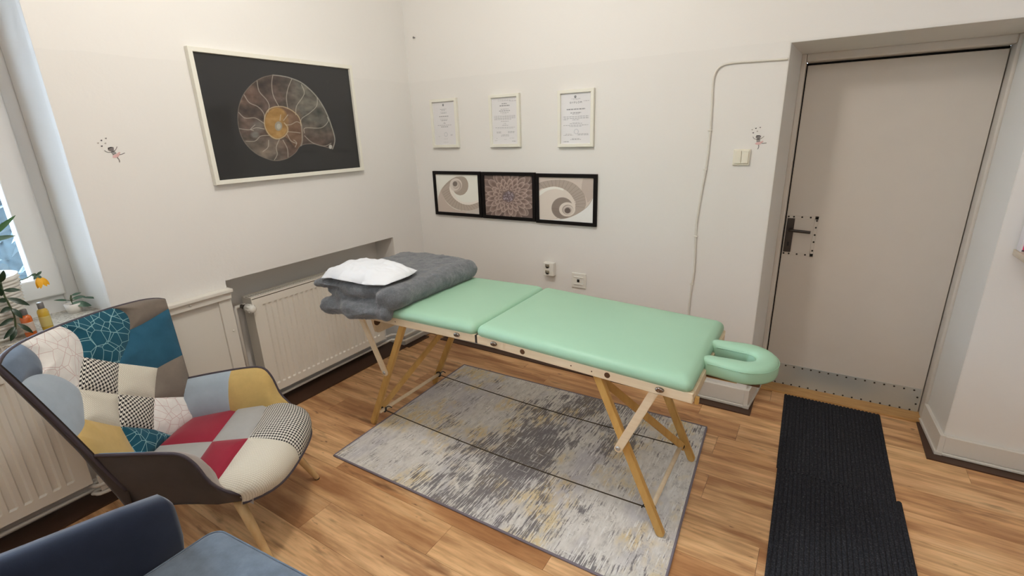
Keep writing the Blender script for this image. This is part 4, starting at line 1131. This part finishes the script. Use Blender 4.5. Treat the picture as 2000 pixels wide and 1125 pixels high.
for k in range(16):
    t = k / 15; a = np.array([[262, 470], [300, 600], [420, 735], [600, 812], [800, 800], [930, 735]]); b = np.array([[385, 400], [420, 510], [500, 610], [600, 682], [720, 708], [860, 675]])
    f = t * 4.999; i0 = int(f); q = f - i0; A_ = a[i0] * (1 - q) + a[i0 + 1] * q; B_ = b[i0] * (1 - q) + b[i0 + 1] * q
    p.line([tuple(A_), tuple(B_)], 5, (142, 130, 120), .7)
p.poly([(420, 290), (385, 390), (415, 505), (490, 605), (600, 678), (720, 708), (830, 690), (945, 640), (945, 600), (830, 650), (720, 665), (620, 650), (530, 590), (470, 500), (440, 400)], (222, 214, 206))
p.ell(505, 335, 112, 122, (206, 198, 190), 1, .05); p.ell(512, 350, 92, 100, (168, 156, 146), 1, .1); p.ell(490, 345, 84, 95, (204, 196, 188), 1, .1); p.ell(505, 335, 62, 72, (176, 164, 154), 1, .1); p.ell(495, 325, 54, 58, (196, 188, 180), 1, .1); p.ell(490, 315, 42, 48, (112, 102, 94), 1, .2)
black_frame(0, 'black framed sepia photo of a spiral staircase, curling at its upper left', p)
p = Paint(240, 176, [(1015, 140), (1890, 185), (1890, 960), (1045, 885)])
p.fill((98, 82, 76))
rr_ = random.Random(3)
for ring_, (R, n, L, wd) in enumerate(((430, 15, 170, 62), (350, 17, 150, 54), (275, 17, 125, 44), (210, 16, 100, 36), (155, 15, 75, 26), (115, 13, 52, 18))):
    for k in range(n):
        a = 2 * PI * (k + .5 * (ring_ % 2) + rr_.uniform(-.15, .15)) / n; R2 = R * rr_.uniform(.9, 1.08)
        cx_, cy_ = 1455 + R2 * math.cos(a) * 1.05, 545 + R2 * math.sin(a) * .95
        g = 1 - .07 * max(0, 2 - ring_)
        p.ell(cx_, cy_, L * .62, wd * 1.06, (176 * g, 156 * g, 146 * g), 1, .08, a); p.ell(cx_ - 6 * math.cos(a), cy_ - 6 * math.sin(a), L * .56, wd * .88, (146 * g, 126 * g, 117 * g), 1, .25, a)
        p.ell(cx_ - L * .22 * math.cos(a), cy_ - L * .22 * math.sin(a), L * .40, wd * .62, (104, 86, 80), .8, .9, a)
p.ell(1455, 555, 105, 100, (92, 78, 80), .9, .4)
for k in range(70):
    a = rr_.uniform(0, 2 * PI); R = 95 * rr_.uniform(0, 1) ** .6; p.ell(1455 + R * math.cos(a), 555 + R * math.sin(a), 9, 16, (150, 138, 144) if k % 2 else (112, 98, 104), .9, .3, a)
black_frame(1, 'black framed sepia photo of a chrysanthemum bloom between two staircase photos', p)
p = Paint(240, 176, [(105, 120), (1075, 160), (1045, 975), (100, 885)])
p.fill((196, 184, 174))
p.poly([(900, 140), (1080, 140), (1080, 420), (960, 600), (920, 500), (850, 380)], (176, 162, 152), .8)
p.poly([(90, 250), (190, 205), (300, 188), (450, 180), (600, 200), (740, 268), (850, 380), (905, 480), (922, 645), (840, 760), (650, 860), (480, 885), (735, 640), (700, 520), (630, 420), (520, 340), (380, 305), (230, 325), (90, 400)], (164, 151, 140))
for k in range(17):
    t = k / 16; a = np.array([[110, 240], [300, 188], [500, 182], [700, 245], [850, 380], [910, 500], [900, 690]]); b = np.array([[200, 335], [330, 306], [470, 320], [590, 390], [680, 480], [725, 570], [735, 660]])
    f = t * 5.999; i0 = int(f); q = f - i0; A_ = a[i0] * (1 - q) + a[i0 + 1] * q; B_ = b[i0] * (1 - q) + b[i0 + 1] * q
    p.line([tuple(A_), tuple(B_)], 5, (138, 126, 116), .75)
p.poly([(90, 400), (230, 325), (380, 305), (520, 340), (630, 420), (700, 520), (735, 640), (715, 740), (640, 830), (500, 885), (300, 900), (90, 900)], (208, 198, 188))
p.poly([(90, 395), (230, 322), (380, 302), (520, 338), (520, 372), (400, 345), (250, 370), (90, 470)], (226, 218, 210))
p.ell(505, 690, 188, 192, (134, 121, 112), 1, .04)
for k in range(7): p.line([(330 + 12 * k, 690 + 30 * k), (445 + 10 * k, 700 + 20 * k)], 4, (112, 100, 92), .6)
p.ell(592, 715, 142, 128, (208, 198, 188), 1, .04); p.ell(600, 722, 98, 90, (160, 147, 138), 1, .06); p.ell(610, 728, 86, 78, (200, 190, 180), 1, .06); p.ell(600, 730, 68, 60, (168, 154, 146), 1, .08); p.ell(597, 737, 50, 50, (96, 84, 78), 1, .15)
p.poly([(1080, 430), (1040, 530), (985, 625), (900, 712), (760, 802), (600, 866), (460, 888), (300, 900), (80, 880), (80, 1000), (1080, 1000)], (222, 221, 218))
p.line([(1060, 490), (985, 625), (900, 712), (760, 802), (600, 866), (460, 888)], 5, (150, 138, 128), .8)
black_frame(2, 'black framed sepia photo of a spiral staircase, curling at its lower right', p)

# three white certificates
WF = [(.202, .444, 1.536, 1.871), (.720, .961, 1.533, 1.868), (1.239, 1.480, 1.526, 1.861)]
def certificate(i, label, blocks, seed, crest):
    u0, u1, z0, z1 = WF[i]; r = root('certificate', ((u0 + u1) / 2, 0, z0), label, 'certificate', 'white framed certificates')
    frame_bars('y', -.002, u0, u1, z0, z1, .020, .022, M['wframe'], r)
    box('backing_board', (u0 + .01, -.008, z0 + .01), (u1 - .01, -.002, z1 - .01), M['card'], r)
    p = Paint(120, 180); p.fill((212, 211, 212)); R = np.random.RandomState(seed)
    for (cx_, t, w, h, dark) in blocks:
        row = (np.abs(p.Y - t) < h / 2) & (np.abs(p.X - cx_) < w / 2); nz = R.rand(*p.X.shape)
        wordgap = (np.sin(p.X * 70 + t * 300) > -.85)
        p.blend(row * wordgap * (.35 + .65 * nz) * dark, (84, 84, 88))
    if crest:
        p.ell(.48, .075, .036, .026, (96, 98, 100), .9, .3); p.ell(.48, .067, .016, .012, (170, 172, 172), .7, .4); p.ell(.48, .098, .016, .008, (110, 112, 114), .8, .4)
    if crest == 2 or i == 0: 
        for a in np.linspace(0, 2 * PI, 20): p.ell(.52 + .07 * math.cos(a), .755 + .045 * math.sin(a), .012, .008, (168, 170, 176), .6, .5)
    p.build('paper', [(u0 + .019, -.012, z1 - .019), (u1 - .019, -.012, z1 - .019), (u1 - .019, -.012, z0 + .019), (u0 + .019, -.012, z0 + .019)], M['print_matt'], r, 1.08)
    return r
bl = lambda lst: lst
certificate(0, 'white framed certificate with grey crest, nearest the room corner', [(.47, .17, .30, .012, .6), (.47, .20, .20, .010, .6), (.48, .235, .30, .010, .55), (.48, .26, .26, .012, .8), (.48, .335, .42, .020, .85), (.48, .375, .38, .008, .5), (.48, .41, .34, .008, .5), (.48, .435, .26, .010, .7), (.48, .475, .07, .008, .6), (.48, .495, .10, .012, .8), (.48, .54, .64, .009, .6), (.48, .575, .32, .014, .7), (.22, .80, .08, .02, .25), (.78, .77, .10, .03, .25), (.5, .86, .20, .008, .45), (.5, .94, .20, .008, .5)], 1, 1)
certificate(1, 'white framed certificate without crest, middle one of the upper row', [(.5, .045, .84, .010, .45), (.5, .07, .48, .010, .4), (.82, .085, .26, .010, .5), (.5, .135, .20, .020, .9), (.5, .175, .40, .022, .85), (.5, .25, .32, .010, .55), (.5, .285, .42, .012, .65), (.5, .32, .34, .010, .55), (.5, .345, .18, .008, .5), (.5, .385, .82, .010, .5), (.5, .405, .82, .010, .55), (.5, .425, .82, .010, .55), (.5, .445, .80, .010, .55), (.42, .465, .66, .010, .5), (.5, .505, .30, .010, .55), (.5, .55, .08, .008, .5), (.5, .575, .14, .008, .5), (.5, .595, .26, .010, .55), (.5, .64, .78, .009, .5), (.5, .66, .66, .009, .5), (.25, .735, .18, .012, .7), (.74, .735, .30, .012, .7), (.26, .757, .18, .007, .45), (.74, .757, .26, .007, .45), (.5, .80, .28, .010, .6), (.5, .825, .34, .008, .45), (.16, .87, .06, .008, .6), (.76, .87, .18, .008, .6), (.5, .90, .10, .007, .5), (.12, .92, .12, .008, .35), (.84, .94, .16, .014, .75)], 2, 0)
c3 = certificate(2, 'white framed certificate titled DYPLOM, nearest the door', [(.5, .115, .30, .010, .5), (.5, .135, .18, .009, .45), (.84, .165, .18, .010, .55), (.5, .315, .60, .020, .85), (.5, .385, .36, .016, .8), (.5, .41, .24, .008, .5), (.5, .455, .86, .010, .55), (.5, .475, .86, .010, .6), (.5, .495, .86, .010, .6), (.16, .515, .16, .010, .55), (.5, .525, .24, .011, .65), (.5, .575, .24, .010, .55), (.5, .597, .42, .010, .6), (.5, .63, .82, .009, .55), (.5, .65, .42, .009, .5), (.26, .80, .20, .009, .5), (.26, .825, .32, .010, .6), (.74, .80, .34, .010, .55), (.74, .825, .38, .010, .6), (.5, .895, .26, .010, .6), (.5, .915, .36, .010, .6), (.18, .955, .20, .012, .6)], 3, 2)
def text(name, s, loc, size, m, parent, rot=(PI / 2, 0, 0), space=1.0):
    cu = bpy.data.curves.new(name, 'FONT'); cu.body = s; cu.size = size; cu.align_x = 'CENTER'; cu.align_y = 'CENTER'; cu.space_character = space; cu.extrude = .0002
    o = bpy.data.objects.new(name, cu); cu.materials.append(m); o.location = loc; o.rotation_euler = rot; COL.objects.link(o)
    dg = bpy.context.evaluated_depsgraph_get(); me = bpy.data.meshes.new_from_object(o.evaluated_get(dg)); R_ = Matrix.Translation(loc) @ Matrix.Rotation(rot[0], 4, 'X')
    bpy.data.objects.remove(o); me.transform(R_); me.materials.clear(); me.materials.append(m)
    return place(bpy.data.objects.new(name, me), parent)
M['ink'] = simple('printing_ink', (.06, .06, .065), .7)
text('lettering', 'DYPLOM', (1.3595, -.0124, 1.786), .0155, M['ink'], c3, space=1.5)

# ------------------------------------------------------------------ switch, sockets, cable, decals
sw = root('light_switch', (2.316, 0, 1.46), 'cream double rocker light switch between cable and door', 'switch')
box('plate', (2.275, -.012, 1.420), (2.357, 0, 1.502), M['plastic'], sw, .003)
box('rocker', (2.283, -.020, 1.430), (2.3155, -.011, 1.494), M['plastic'], sw, .002)
box('rocker', (2.3175, -.020, 1.430), (2.350, -.011, 1.494), M['plastic'], sw, .002)
so = root('wall_socket', (1.17, 0, .71), 'white surface mounted double socket left of the phone socket', 'socket')
box('housing', (1.131, -.040, .668), (1.212, 0, .764), M['plastic_w'], so, .006, 3)
for z in (.738, .694):
    w = lathe('well', [(.020, -.0405), (.020, -.0412), (.016, -.0408), (.015, -.0405)], (1.166, 0, z), M['plastic_w'], so, 20, 'y')
    box('recess', (1.150, -.0414, z - .004), (1.182, -.0405, z + .015), M['radiator_dark'], w, .0)
    for dx in (-.008, .008): box('pin_hole', (1.166 + dx - .0025, -.0420, z - .003), (1.166 + dx + .0025, -.0412, z + .002), M['hole'], w)
    lathe('earth_pin', [(.0025, -.040), (.0025, -.047)], (1.166, 0, z + .009), M['steel'], w, 8, 'y')
ps = root('phone_socket', (1.39, 0, .66), 'white square phone socket with black port, right of the double socket', 'socket')
box('plate', (1.336, -.010, .603), (1.442, 0, .708), M['plastic_w'], ps, .004)
box('insert', (1.352, -.014, .628), (1.424, -.009, .684), M['plastic_w'], ps, .003)
box('rib', (1.357, -.017, .676), (1.419, -.012, .683), M['plastic_w'], ps, .001); box('rib', (1.357, -.017, .628), (1.419, -.012, .635), M['plastic_w'], ps, .001)
box('port', (1.380, -.0165, .646), (1.397, -.0135, .666), M['hole'], ps)
ca = root('cable', (2.15, 0, 1.3), 'white cable running down the wall left of the light switch', 'cable')
cp_ = [(2.474, -.006, 1.919), (2.44, -.006, 1.920), (2.33, -.006, 1.923), (2.235, -.006, 1.925), (2.178, -.006, 1.918), (2.148, -.006, 1.885), (2.141, -.006, 1.83), (2.146, -.006, 1.70), (2.148, -.006, 1.56), (2.145, -.006, 1.43), (2.130, -.006, 1.26), (2.118, -.006, 1.08), (2.124, -.006, .92), (2.127, -.006, .80), (2.117, -.006, .66), (2.116, -.006, .54), (2.117, -.006, .30), (2.12, -.006, .12)]
tube('sheath', catmull(cp_, 5), .0055, M['white'], ca, 8)
for z, x in ((1.60, 2.148), (1.395, 2.142), (1.02, 2.121), (.73, 2.122)): box('clip', (x - .012, -.013, z - .003), (x + .009, 0, z + .004), M['white'], ca, .001)
nl = lathe('nail', [(.004, 0), (.004, -.012), (.007, -.013), (.007, -.015)], (.093, 0, 2.292), M['decal_grey'], None, 8, 'y')
tag(nl, 'small nail in the bare wall above the certificates', 'nail')

def decal(wall, cx_, cz, sc, rot, label):
    """flat printed wall sticker: dancing figure with arms up and hearts"""
    off = .0012
    def P(x, y):
        x, y = x * sc, y * sc; c, s = math.cos(rot), math.sin(rot); x, y = x * c - y * s, x * s + y * c
        return (off, cx_ + x, cz + y) if wall == 'x' else (cx_ + x, -off, cz + y)
    r = root('wall_sticker', P(0, 0), label, 'sticker')
    def poly(name, pts, m):
        f = tuple(range(len(pts))); return mesh(name, [P(*q) for q in pts], [f if wall == 'y' else f], m, r)
    def stroke(name, pts, w, m):
        V = []; F = []
        for i, (x, y) in enumerate(pts):
            a = pts[max(i - 1, 0)]; b = pts[min(i + 1, len(pts) - 1)]; dx, dy = b[0] - a[0], b[1] - a[1]; L = math.hypot(dx, dy)
            V += [P(x - dy / L * w, y + dx / L * w), P(x + dy / L * w, y - dx / L * w)]
        F = [(2 * i, 2 * i + 1, 2 * i + 3, 2 * i + 2) for i in range(len(pts) - 1)]
        return mesh(name, V, F, m, r)
    poly('head', [(-.22, .10), (-.34, .26), (-.20, .46), (.10, .44), (.34, .30), (.22, .08), (.10, -.02), (-.10, -.02)], M['decal_grey'])
    poly('hair', [(-.30, .30), (-.22, .48), (.12, .46), (.36, .31), (.10, .37), (-.12, .39)], M['decal_dark'])
    stroke('arm', [(-.66, .38), (-.60, .20), (-.46, .04), (-.22, -.04), (.0, -.04)], .034, M['decal_grey']); stroke('arm', [(.0, -.06), (.28, -.04), (.50, .08), (.70, .24)], .034, M['decal_grey'])
    for k in range(3): poly('stripe', [(-.24, -.05 - .13 * k), (.20, -.05 - .13 * k), (.21, -.12 - .13 * k), (-.24, -.12 - .13 * k)], M['decal_dark'])
    poly('skirt', [(-.22, -.42), (.20, -.42), (.52, -.34), (.62, -.42), (.42, -.64), (.10, -.80), (-.20, -.76), (-.42, -.64), (-.38, -.56)], M['decal_pink'])
    stroke('leg', [(.0, -.76), (.03, -1.0), (-.02, -1.22), (-.12, -1.36)], .045, M['decal_grey']); stroke('leg', [(.36, -.62), (.60, -.68), (.98, -.68)], .040, M['decal_grey'])
    for x, y, m in ((-.62, .86, 'decal_dark'), (-.28, 1.40, 'decal_dark'), (-.74, 1.28, 'decal_pale'), (-.12, .98, 'decal_pale'), (.24, 1.42, 'decal_grey')):
        h = [(x, y - .09), (x + .10, y + .02), (x + .09, y + .08), (x + .04, y + .09), (x, y + .05), (x - .04, y + .09), (x - .09, y + .08), (x - .10, y + .02)]; poly('heart', h, M[m])
decal('x', -1.938, 1.600, .038, .38, 'grey and pink dancing figure wall sticker beside the window')
decal('y', 2.386, 1.552, .038, .12, 'grey and pink dancing figure wall sticker above the light switch')

# ------------------------------------------------------------------ shelf with pink box at the right edge
sh = root('wall_shelf', (3.62, 0, 1.05), 'pale wooden wall shelf at the right edge beside the door', 'shelf')
box('board', (3.440, -.20, 1.045), (4.05, 0, 1.070), M['shelfwood'], sh, .002)
pk = root('card_box', (3.53, -.02, 1.07), 'white and hot pink card box standing on the wall shelf', 'box')
box('carton', (3.446, -.060, 1.070), (3.60, -.008, 1.29), M['card'], pk, .002)
box('pink_panel', (3.452, -.0615, 1.073), (3.60, -.0595, 1.135), M['pink'], pk)
for z in (1.074, 1.133): box('dark_tab', (3.450, -.063, z), (3.460, -.0605, z + .006), M['decal_dark'], pk)

# ------------------------------------------------------------------ plants and bottles on the sill
def leaf(name, a, b, w, up, m, parent, curl=.15, n=6):
    a, b = Vector(a), Vector(b); d = b - a; L = d.length; s = d.cross(Vector(up)); s = s.normalized() if s.length > 1e-6 else Vector((0, 1, 0)); nn = s.cross(d).normalized()
    V = []; F = []
    for i in range(n + 1):
        t = i / n; ww = w * (math.sin(PI * min(1, t * .97 + .015)) ** .75) * (1 - .25 * t); c = a + d * t + nn * (curl * L * math.sin(PI * t) * .5)
        V += [c - s * ww + nn * ww * .25, c, c + s * ww + nn * ww * .25]
    for i in range(n): k = i * 3; F += [(k, k + 1, k + 4, k + 3), (k + 1, k + 2, k + 5, k + 4)]
    return mesh(name, V, F, m, parent, True)
SZ = .885
pot = root('potted_plant', (-.105, -2.50, SZ), 'dark leaved plant in a big white ribbed pot on the windowsill', 'plant')
prof = [(.105, 0)]
for k in range(17): prof += [(.108 + .0014 * k, .006 + k * .0142), (.113 + .0014 * k, .010 + k * .0142), (.108 + .0014 * k, .0145 + k * .0142)]
prof += [(.134, .252), (.126, .252), (.124, .215), (.02, .213)]
lathe('pot', prof, (-.105, -2.478, SZ), M['potwhite'], pot, 40)
lathe('soil', [(.123, 0), (.02, .004)], (-.105, -2.478, SZ + .214), M['soil'], pot, 24)
st = [(-.06, -2.43, 1.11), (.0, -2.42, 1.151), (.035, -2.43, 1.086), (.04, -2.428, 1.046), (.04, -2.424, .998), (.04, -2.428, .964), (.04, -2.435, .934)]
tube('stem', catmull(st, 4), .0035, M['stem'], pot, 6)
for (a, b), w in zip([((-2.427, 1.13), (-2.411, 1.176)), ((-2.429, 1.097), (-2.383, 1.087)), ((-2.434, 1.104), (-2.449, 1.136)), ((-2.437, 1.077), (-2.449, 1.12)), ((-2.428, 1.057), (-2.459, 1.064)), ((-2.426, 1.065), (-2.374, 1.02)), ((-2.425, 1.027), (-2.462, 1.016)), ((-2.424, 1.021), (-2.407, .975)), ((-2.428, .982), (-2.479, .965)), ((-2.424, .957), (-2.392, .906)), ((-2.432, .948), (-2.478, .912)), ((-2.433, .939), (-2.462, .897))],
    (.011, .010, .012, .012, .011, .012, .011, .011, .010, .010, .010, .011)):
    leaf('leaf', (.04, *a), (.055, *b), w, (1, .1, .35), M['leaf'], pot)
sp = root('potted_plant', (-.19, -2.60, SZ), 'upright plant with long strap leaves behind the big ribbed pot', 'plant')
lathe('pot', [(.05, 0), (.065, .11), (.06, .11), (.055, .10), (.01, .10)], (-.205, -2.71, SZ), M['potwhite'], sp, 20)
tube('stem', [(-.205, -2.71, .98), (-.20, -2.60, 1.20), (-.13, -2.40, 1.285)], .005, M['stem'], sp, 6)
for a, b, m in (((-.13, -2.395, 1.275), (-.12, -2.289, 1.36), 'leaf3'), ((-.13, -2.40, 1.285), (-.12, -2.347, 1.37), 'leaf3'), ((-.13, -2.40, 1.272), (-.12, -2.309, 1.279), 'leaf2'), ((-.13, -2.40, 1.28), (-.16, -2.47, 1.36), 'leaf3')):
    leaf('leaf', a, b, .011, (1, 0, .3), M[m], sp, .1, 8)
yf = root('flower', (-.05, -2.30, 1.10), 'drooping yellow flower on a thin stalk above the bottles', 'flower')
tube('stalk', catmull([(-.09, -2.40, 1.10), (-.06, -2.345, 1.105), (-.05, -2.31, 1.122), (-.05, -2.302, 1.116)], 4), .0022, M['stem'], yf, 6)
for b in ((-2.314, 1.060), (-2.306, 1.058), (-2.274, 1.066), (-2.284, 1.062)): leaf('petal', (-.05, -2.300, 1.106), (-.045 + .01 * rnd.random(), *b), .011, (1, 0, .2), M['petal'], yf, .2)
for b in ((-2.318, 1.118), (-2.284, 1.128), (-2.29, 1.098), (-2.316, 1.100)): leaf('sepal', (-.05, -2.302, 1.114), (-.045, *b), .006, (1, 0, .2), M['leaf2'], yf, .2)
def bottle(y, x, h, r, mo, ml, cap, label):
    b = root('bottle', (x, y, SZ), label, 'bottle')
    lathe('body', [(r * .9, 0), (r, .006), (r, h * .68), (r * .85, h * .75), (r * .5, h * .80), (r * .5, h * .84)], (x, y, SZ), mo, b, 24)
    lathe('label', [(r * 1.01, h * .2), (r * 1.015, h * .22), (r * 1.015, h * .52), (r * 1.01, h * .54)], (x, y, SZ), ml, b, 24)
    lathe('cap', [(r * .58, h * .80), (r * .60, h * .81), (r * .58, h * .99), (r * .5, h)], (x, y, SZ), cap, b, 20)
bottle(-2.335, .012, .128, .0185, M['yellow_oil'], M['label_y'], M['capgrey'], 'small yellow bottle with grey cap on the windowsill')
bottle(-2.392, .022, .118, .0185, M['orange_oil'], M['label_o'], M['capgrey'], 'small orange bottle with grey cap behind the hanging leaves')
s2 = root('potted_plant', (-.19, -2.185, SZ), 'tiny plant with few leaves in a small white pot', 'plant')
lathe('pot', [(.026, 0), (.033, .045), (.029, .045), (.027, .038), (.005, .037)], (-.19, -2.185, SZ), M['potwhite'], s2, 24)
lathe('soil', [(.027, 0), (.004, .003)], (-.19, -2.185, SZ + .036), M['soil'], s2, 16)
tube('stem', [(-.19, -2.185, .92), (-.18, -2.19, .955), (-.175, -2.186, .972)], .0022, M['stem'], s2, 6)
for a, b, w in (((-2.203, .952), (-2.252, .969), .006), ((-2.190, .935), (-2.129, .905), .016), ((-2.184, .970), (-2.150, .976), .006), ((-2.150, .950), (-2.092, .930), .006), ((-2.184, .955), (-2.140, .955), .009)):
    leaf('leaf', (-.175, *a), (-.16, *b), w, (1, 0, .5), M['leaf2'], s2)
    tube('twig', [(-.18, -2.187, .945), (-.175, *a)], .0015, M['stem'], s2, 5)

fp = root('potted_plant', (.19, -2.98, 0), 'leafy plant on the floor between the window radiator and the blue armchair', 'plant')
lathe('pot', [(.055, .01), (.075, .11), (.070, .11), (.066, .095), (.01, .095)], (.19, -2.98, 0), M['potwhite'], fp, 20)
lathe('soil', [(.066, 0), (.01, .004)], (.19, -2.98, .094), M['soil'], fp, 16)
for k in range(9):
    a = .5 + k * .72; q = Vector((.19 + .02 * math.cos(a), -2.98 + .02 * math.sin(a), .10)); tip = q + Vector((.17 * math.cos(a), .17 * math.sin(a), .05 + .02 * (k % 3)))
    tube('stem', [q, q.lerp(tip, .45) + Vector((0, 0, .05))], .002, M['stem'], fp, 5); leaf('leaf', q.lerp(tip, .45) + Vector((0, 0, .05)), tip, .022, (0, 0, 1), M['leaf3'], fp, .2)

# ------------------------------------------------------------------ outside the window
gd = structure('ground_outside', [((-40, -40, -3.2), (-.6, 30, -3.0))], M['snow'], None)
gd['label'] = 'snowy ground outside the window'
def conifer(x, y, h, r, seed, label):
    t = root('conifer', (x, y, -3), label, 'tree', 'trees outside the window')
    tube('trunk', [(x, y, -3), (x, y, -3 + h * .95)], [.14, .03], M['bark'], t, 8)
    R = random.Random(seed); V = []; F = []; U = []; mi = []
    for k in range(5200):
        z = R.random() ** 1.3; rr = r * (1 - z) * R.uniform(.62, 1.05); a = R.uniform(0, 2 * PI); c = Vector((x + rr * math.cos(a), y + rr * math.sin(a), -3 + .3 + z * h * .97))
        d = Vector((math.cos(a), math.sin(a), -.35 + R.uniform(-.3, .3))).normalized() * R.uniform(.14, .40); s = Vector((-math.sin(a), math.cos(a), R.uniform(-.3, .3))) * R.uniform(.03, .08)
        b = len(V); V += [c - s, c + d * .5 - s * .5 + Vector((0, 0, .02)), c + d, c + d * .5 + s * .5 + Vector((0, 0, .02)), c + s]; F += [(b, b + 1, b + 2, b + 3, b + 4)]; mi.append(1 if R.random() < .22 else 0)
    lathe('inner_boughs', [(r * .80, -2.6), (r * .40, -3 + h * .5), (.03, -3 + h * .96)], (x, y, 0), M['conifer'], t, 14)
    o = mesh('needles', V, F, None, t, False, mats=[M['conifer'], M['snow']], midx=mi); o['kind'] = 'stuff'
spots = [(-6.2, -.2, 9.0, 2.2, 'frosted conifer beside the window frame, seen through the pane'), (-11.0, 3.6, 12.0, 3.0, 'tall frosted conifer behind the others, seen through the pane'),
         (-10.4, -4.0, 11.5, 2.9, 'frosted conifer half hidden by the strap leaves, through the pane'), (-5.4, -7.8, 8.0, 2.1, 'frosted conifer farthest from the window frame, through the pane')]
for i, (x, y, h, r, lab) in enumerate(spots): conifer(x, y, h, r, 20 + i, lab)
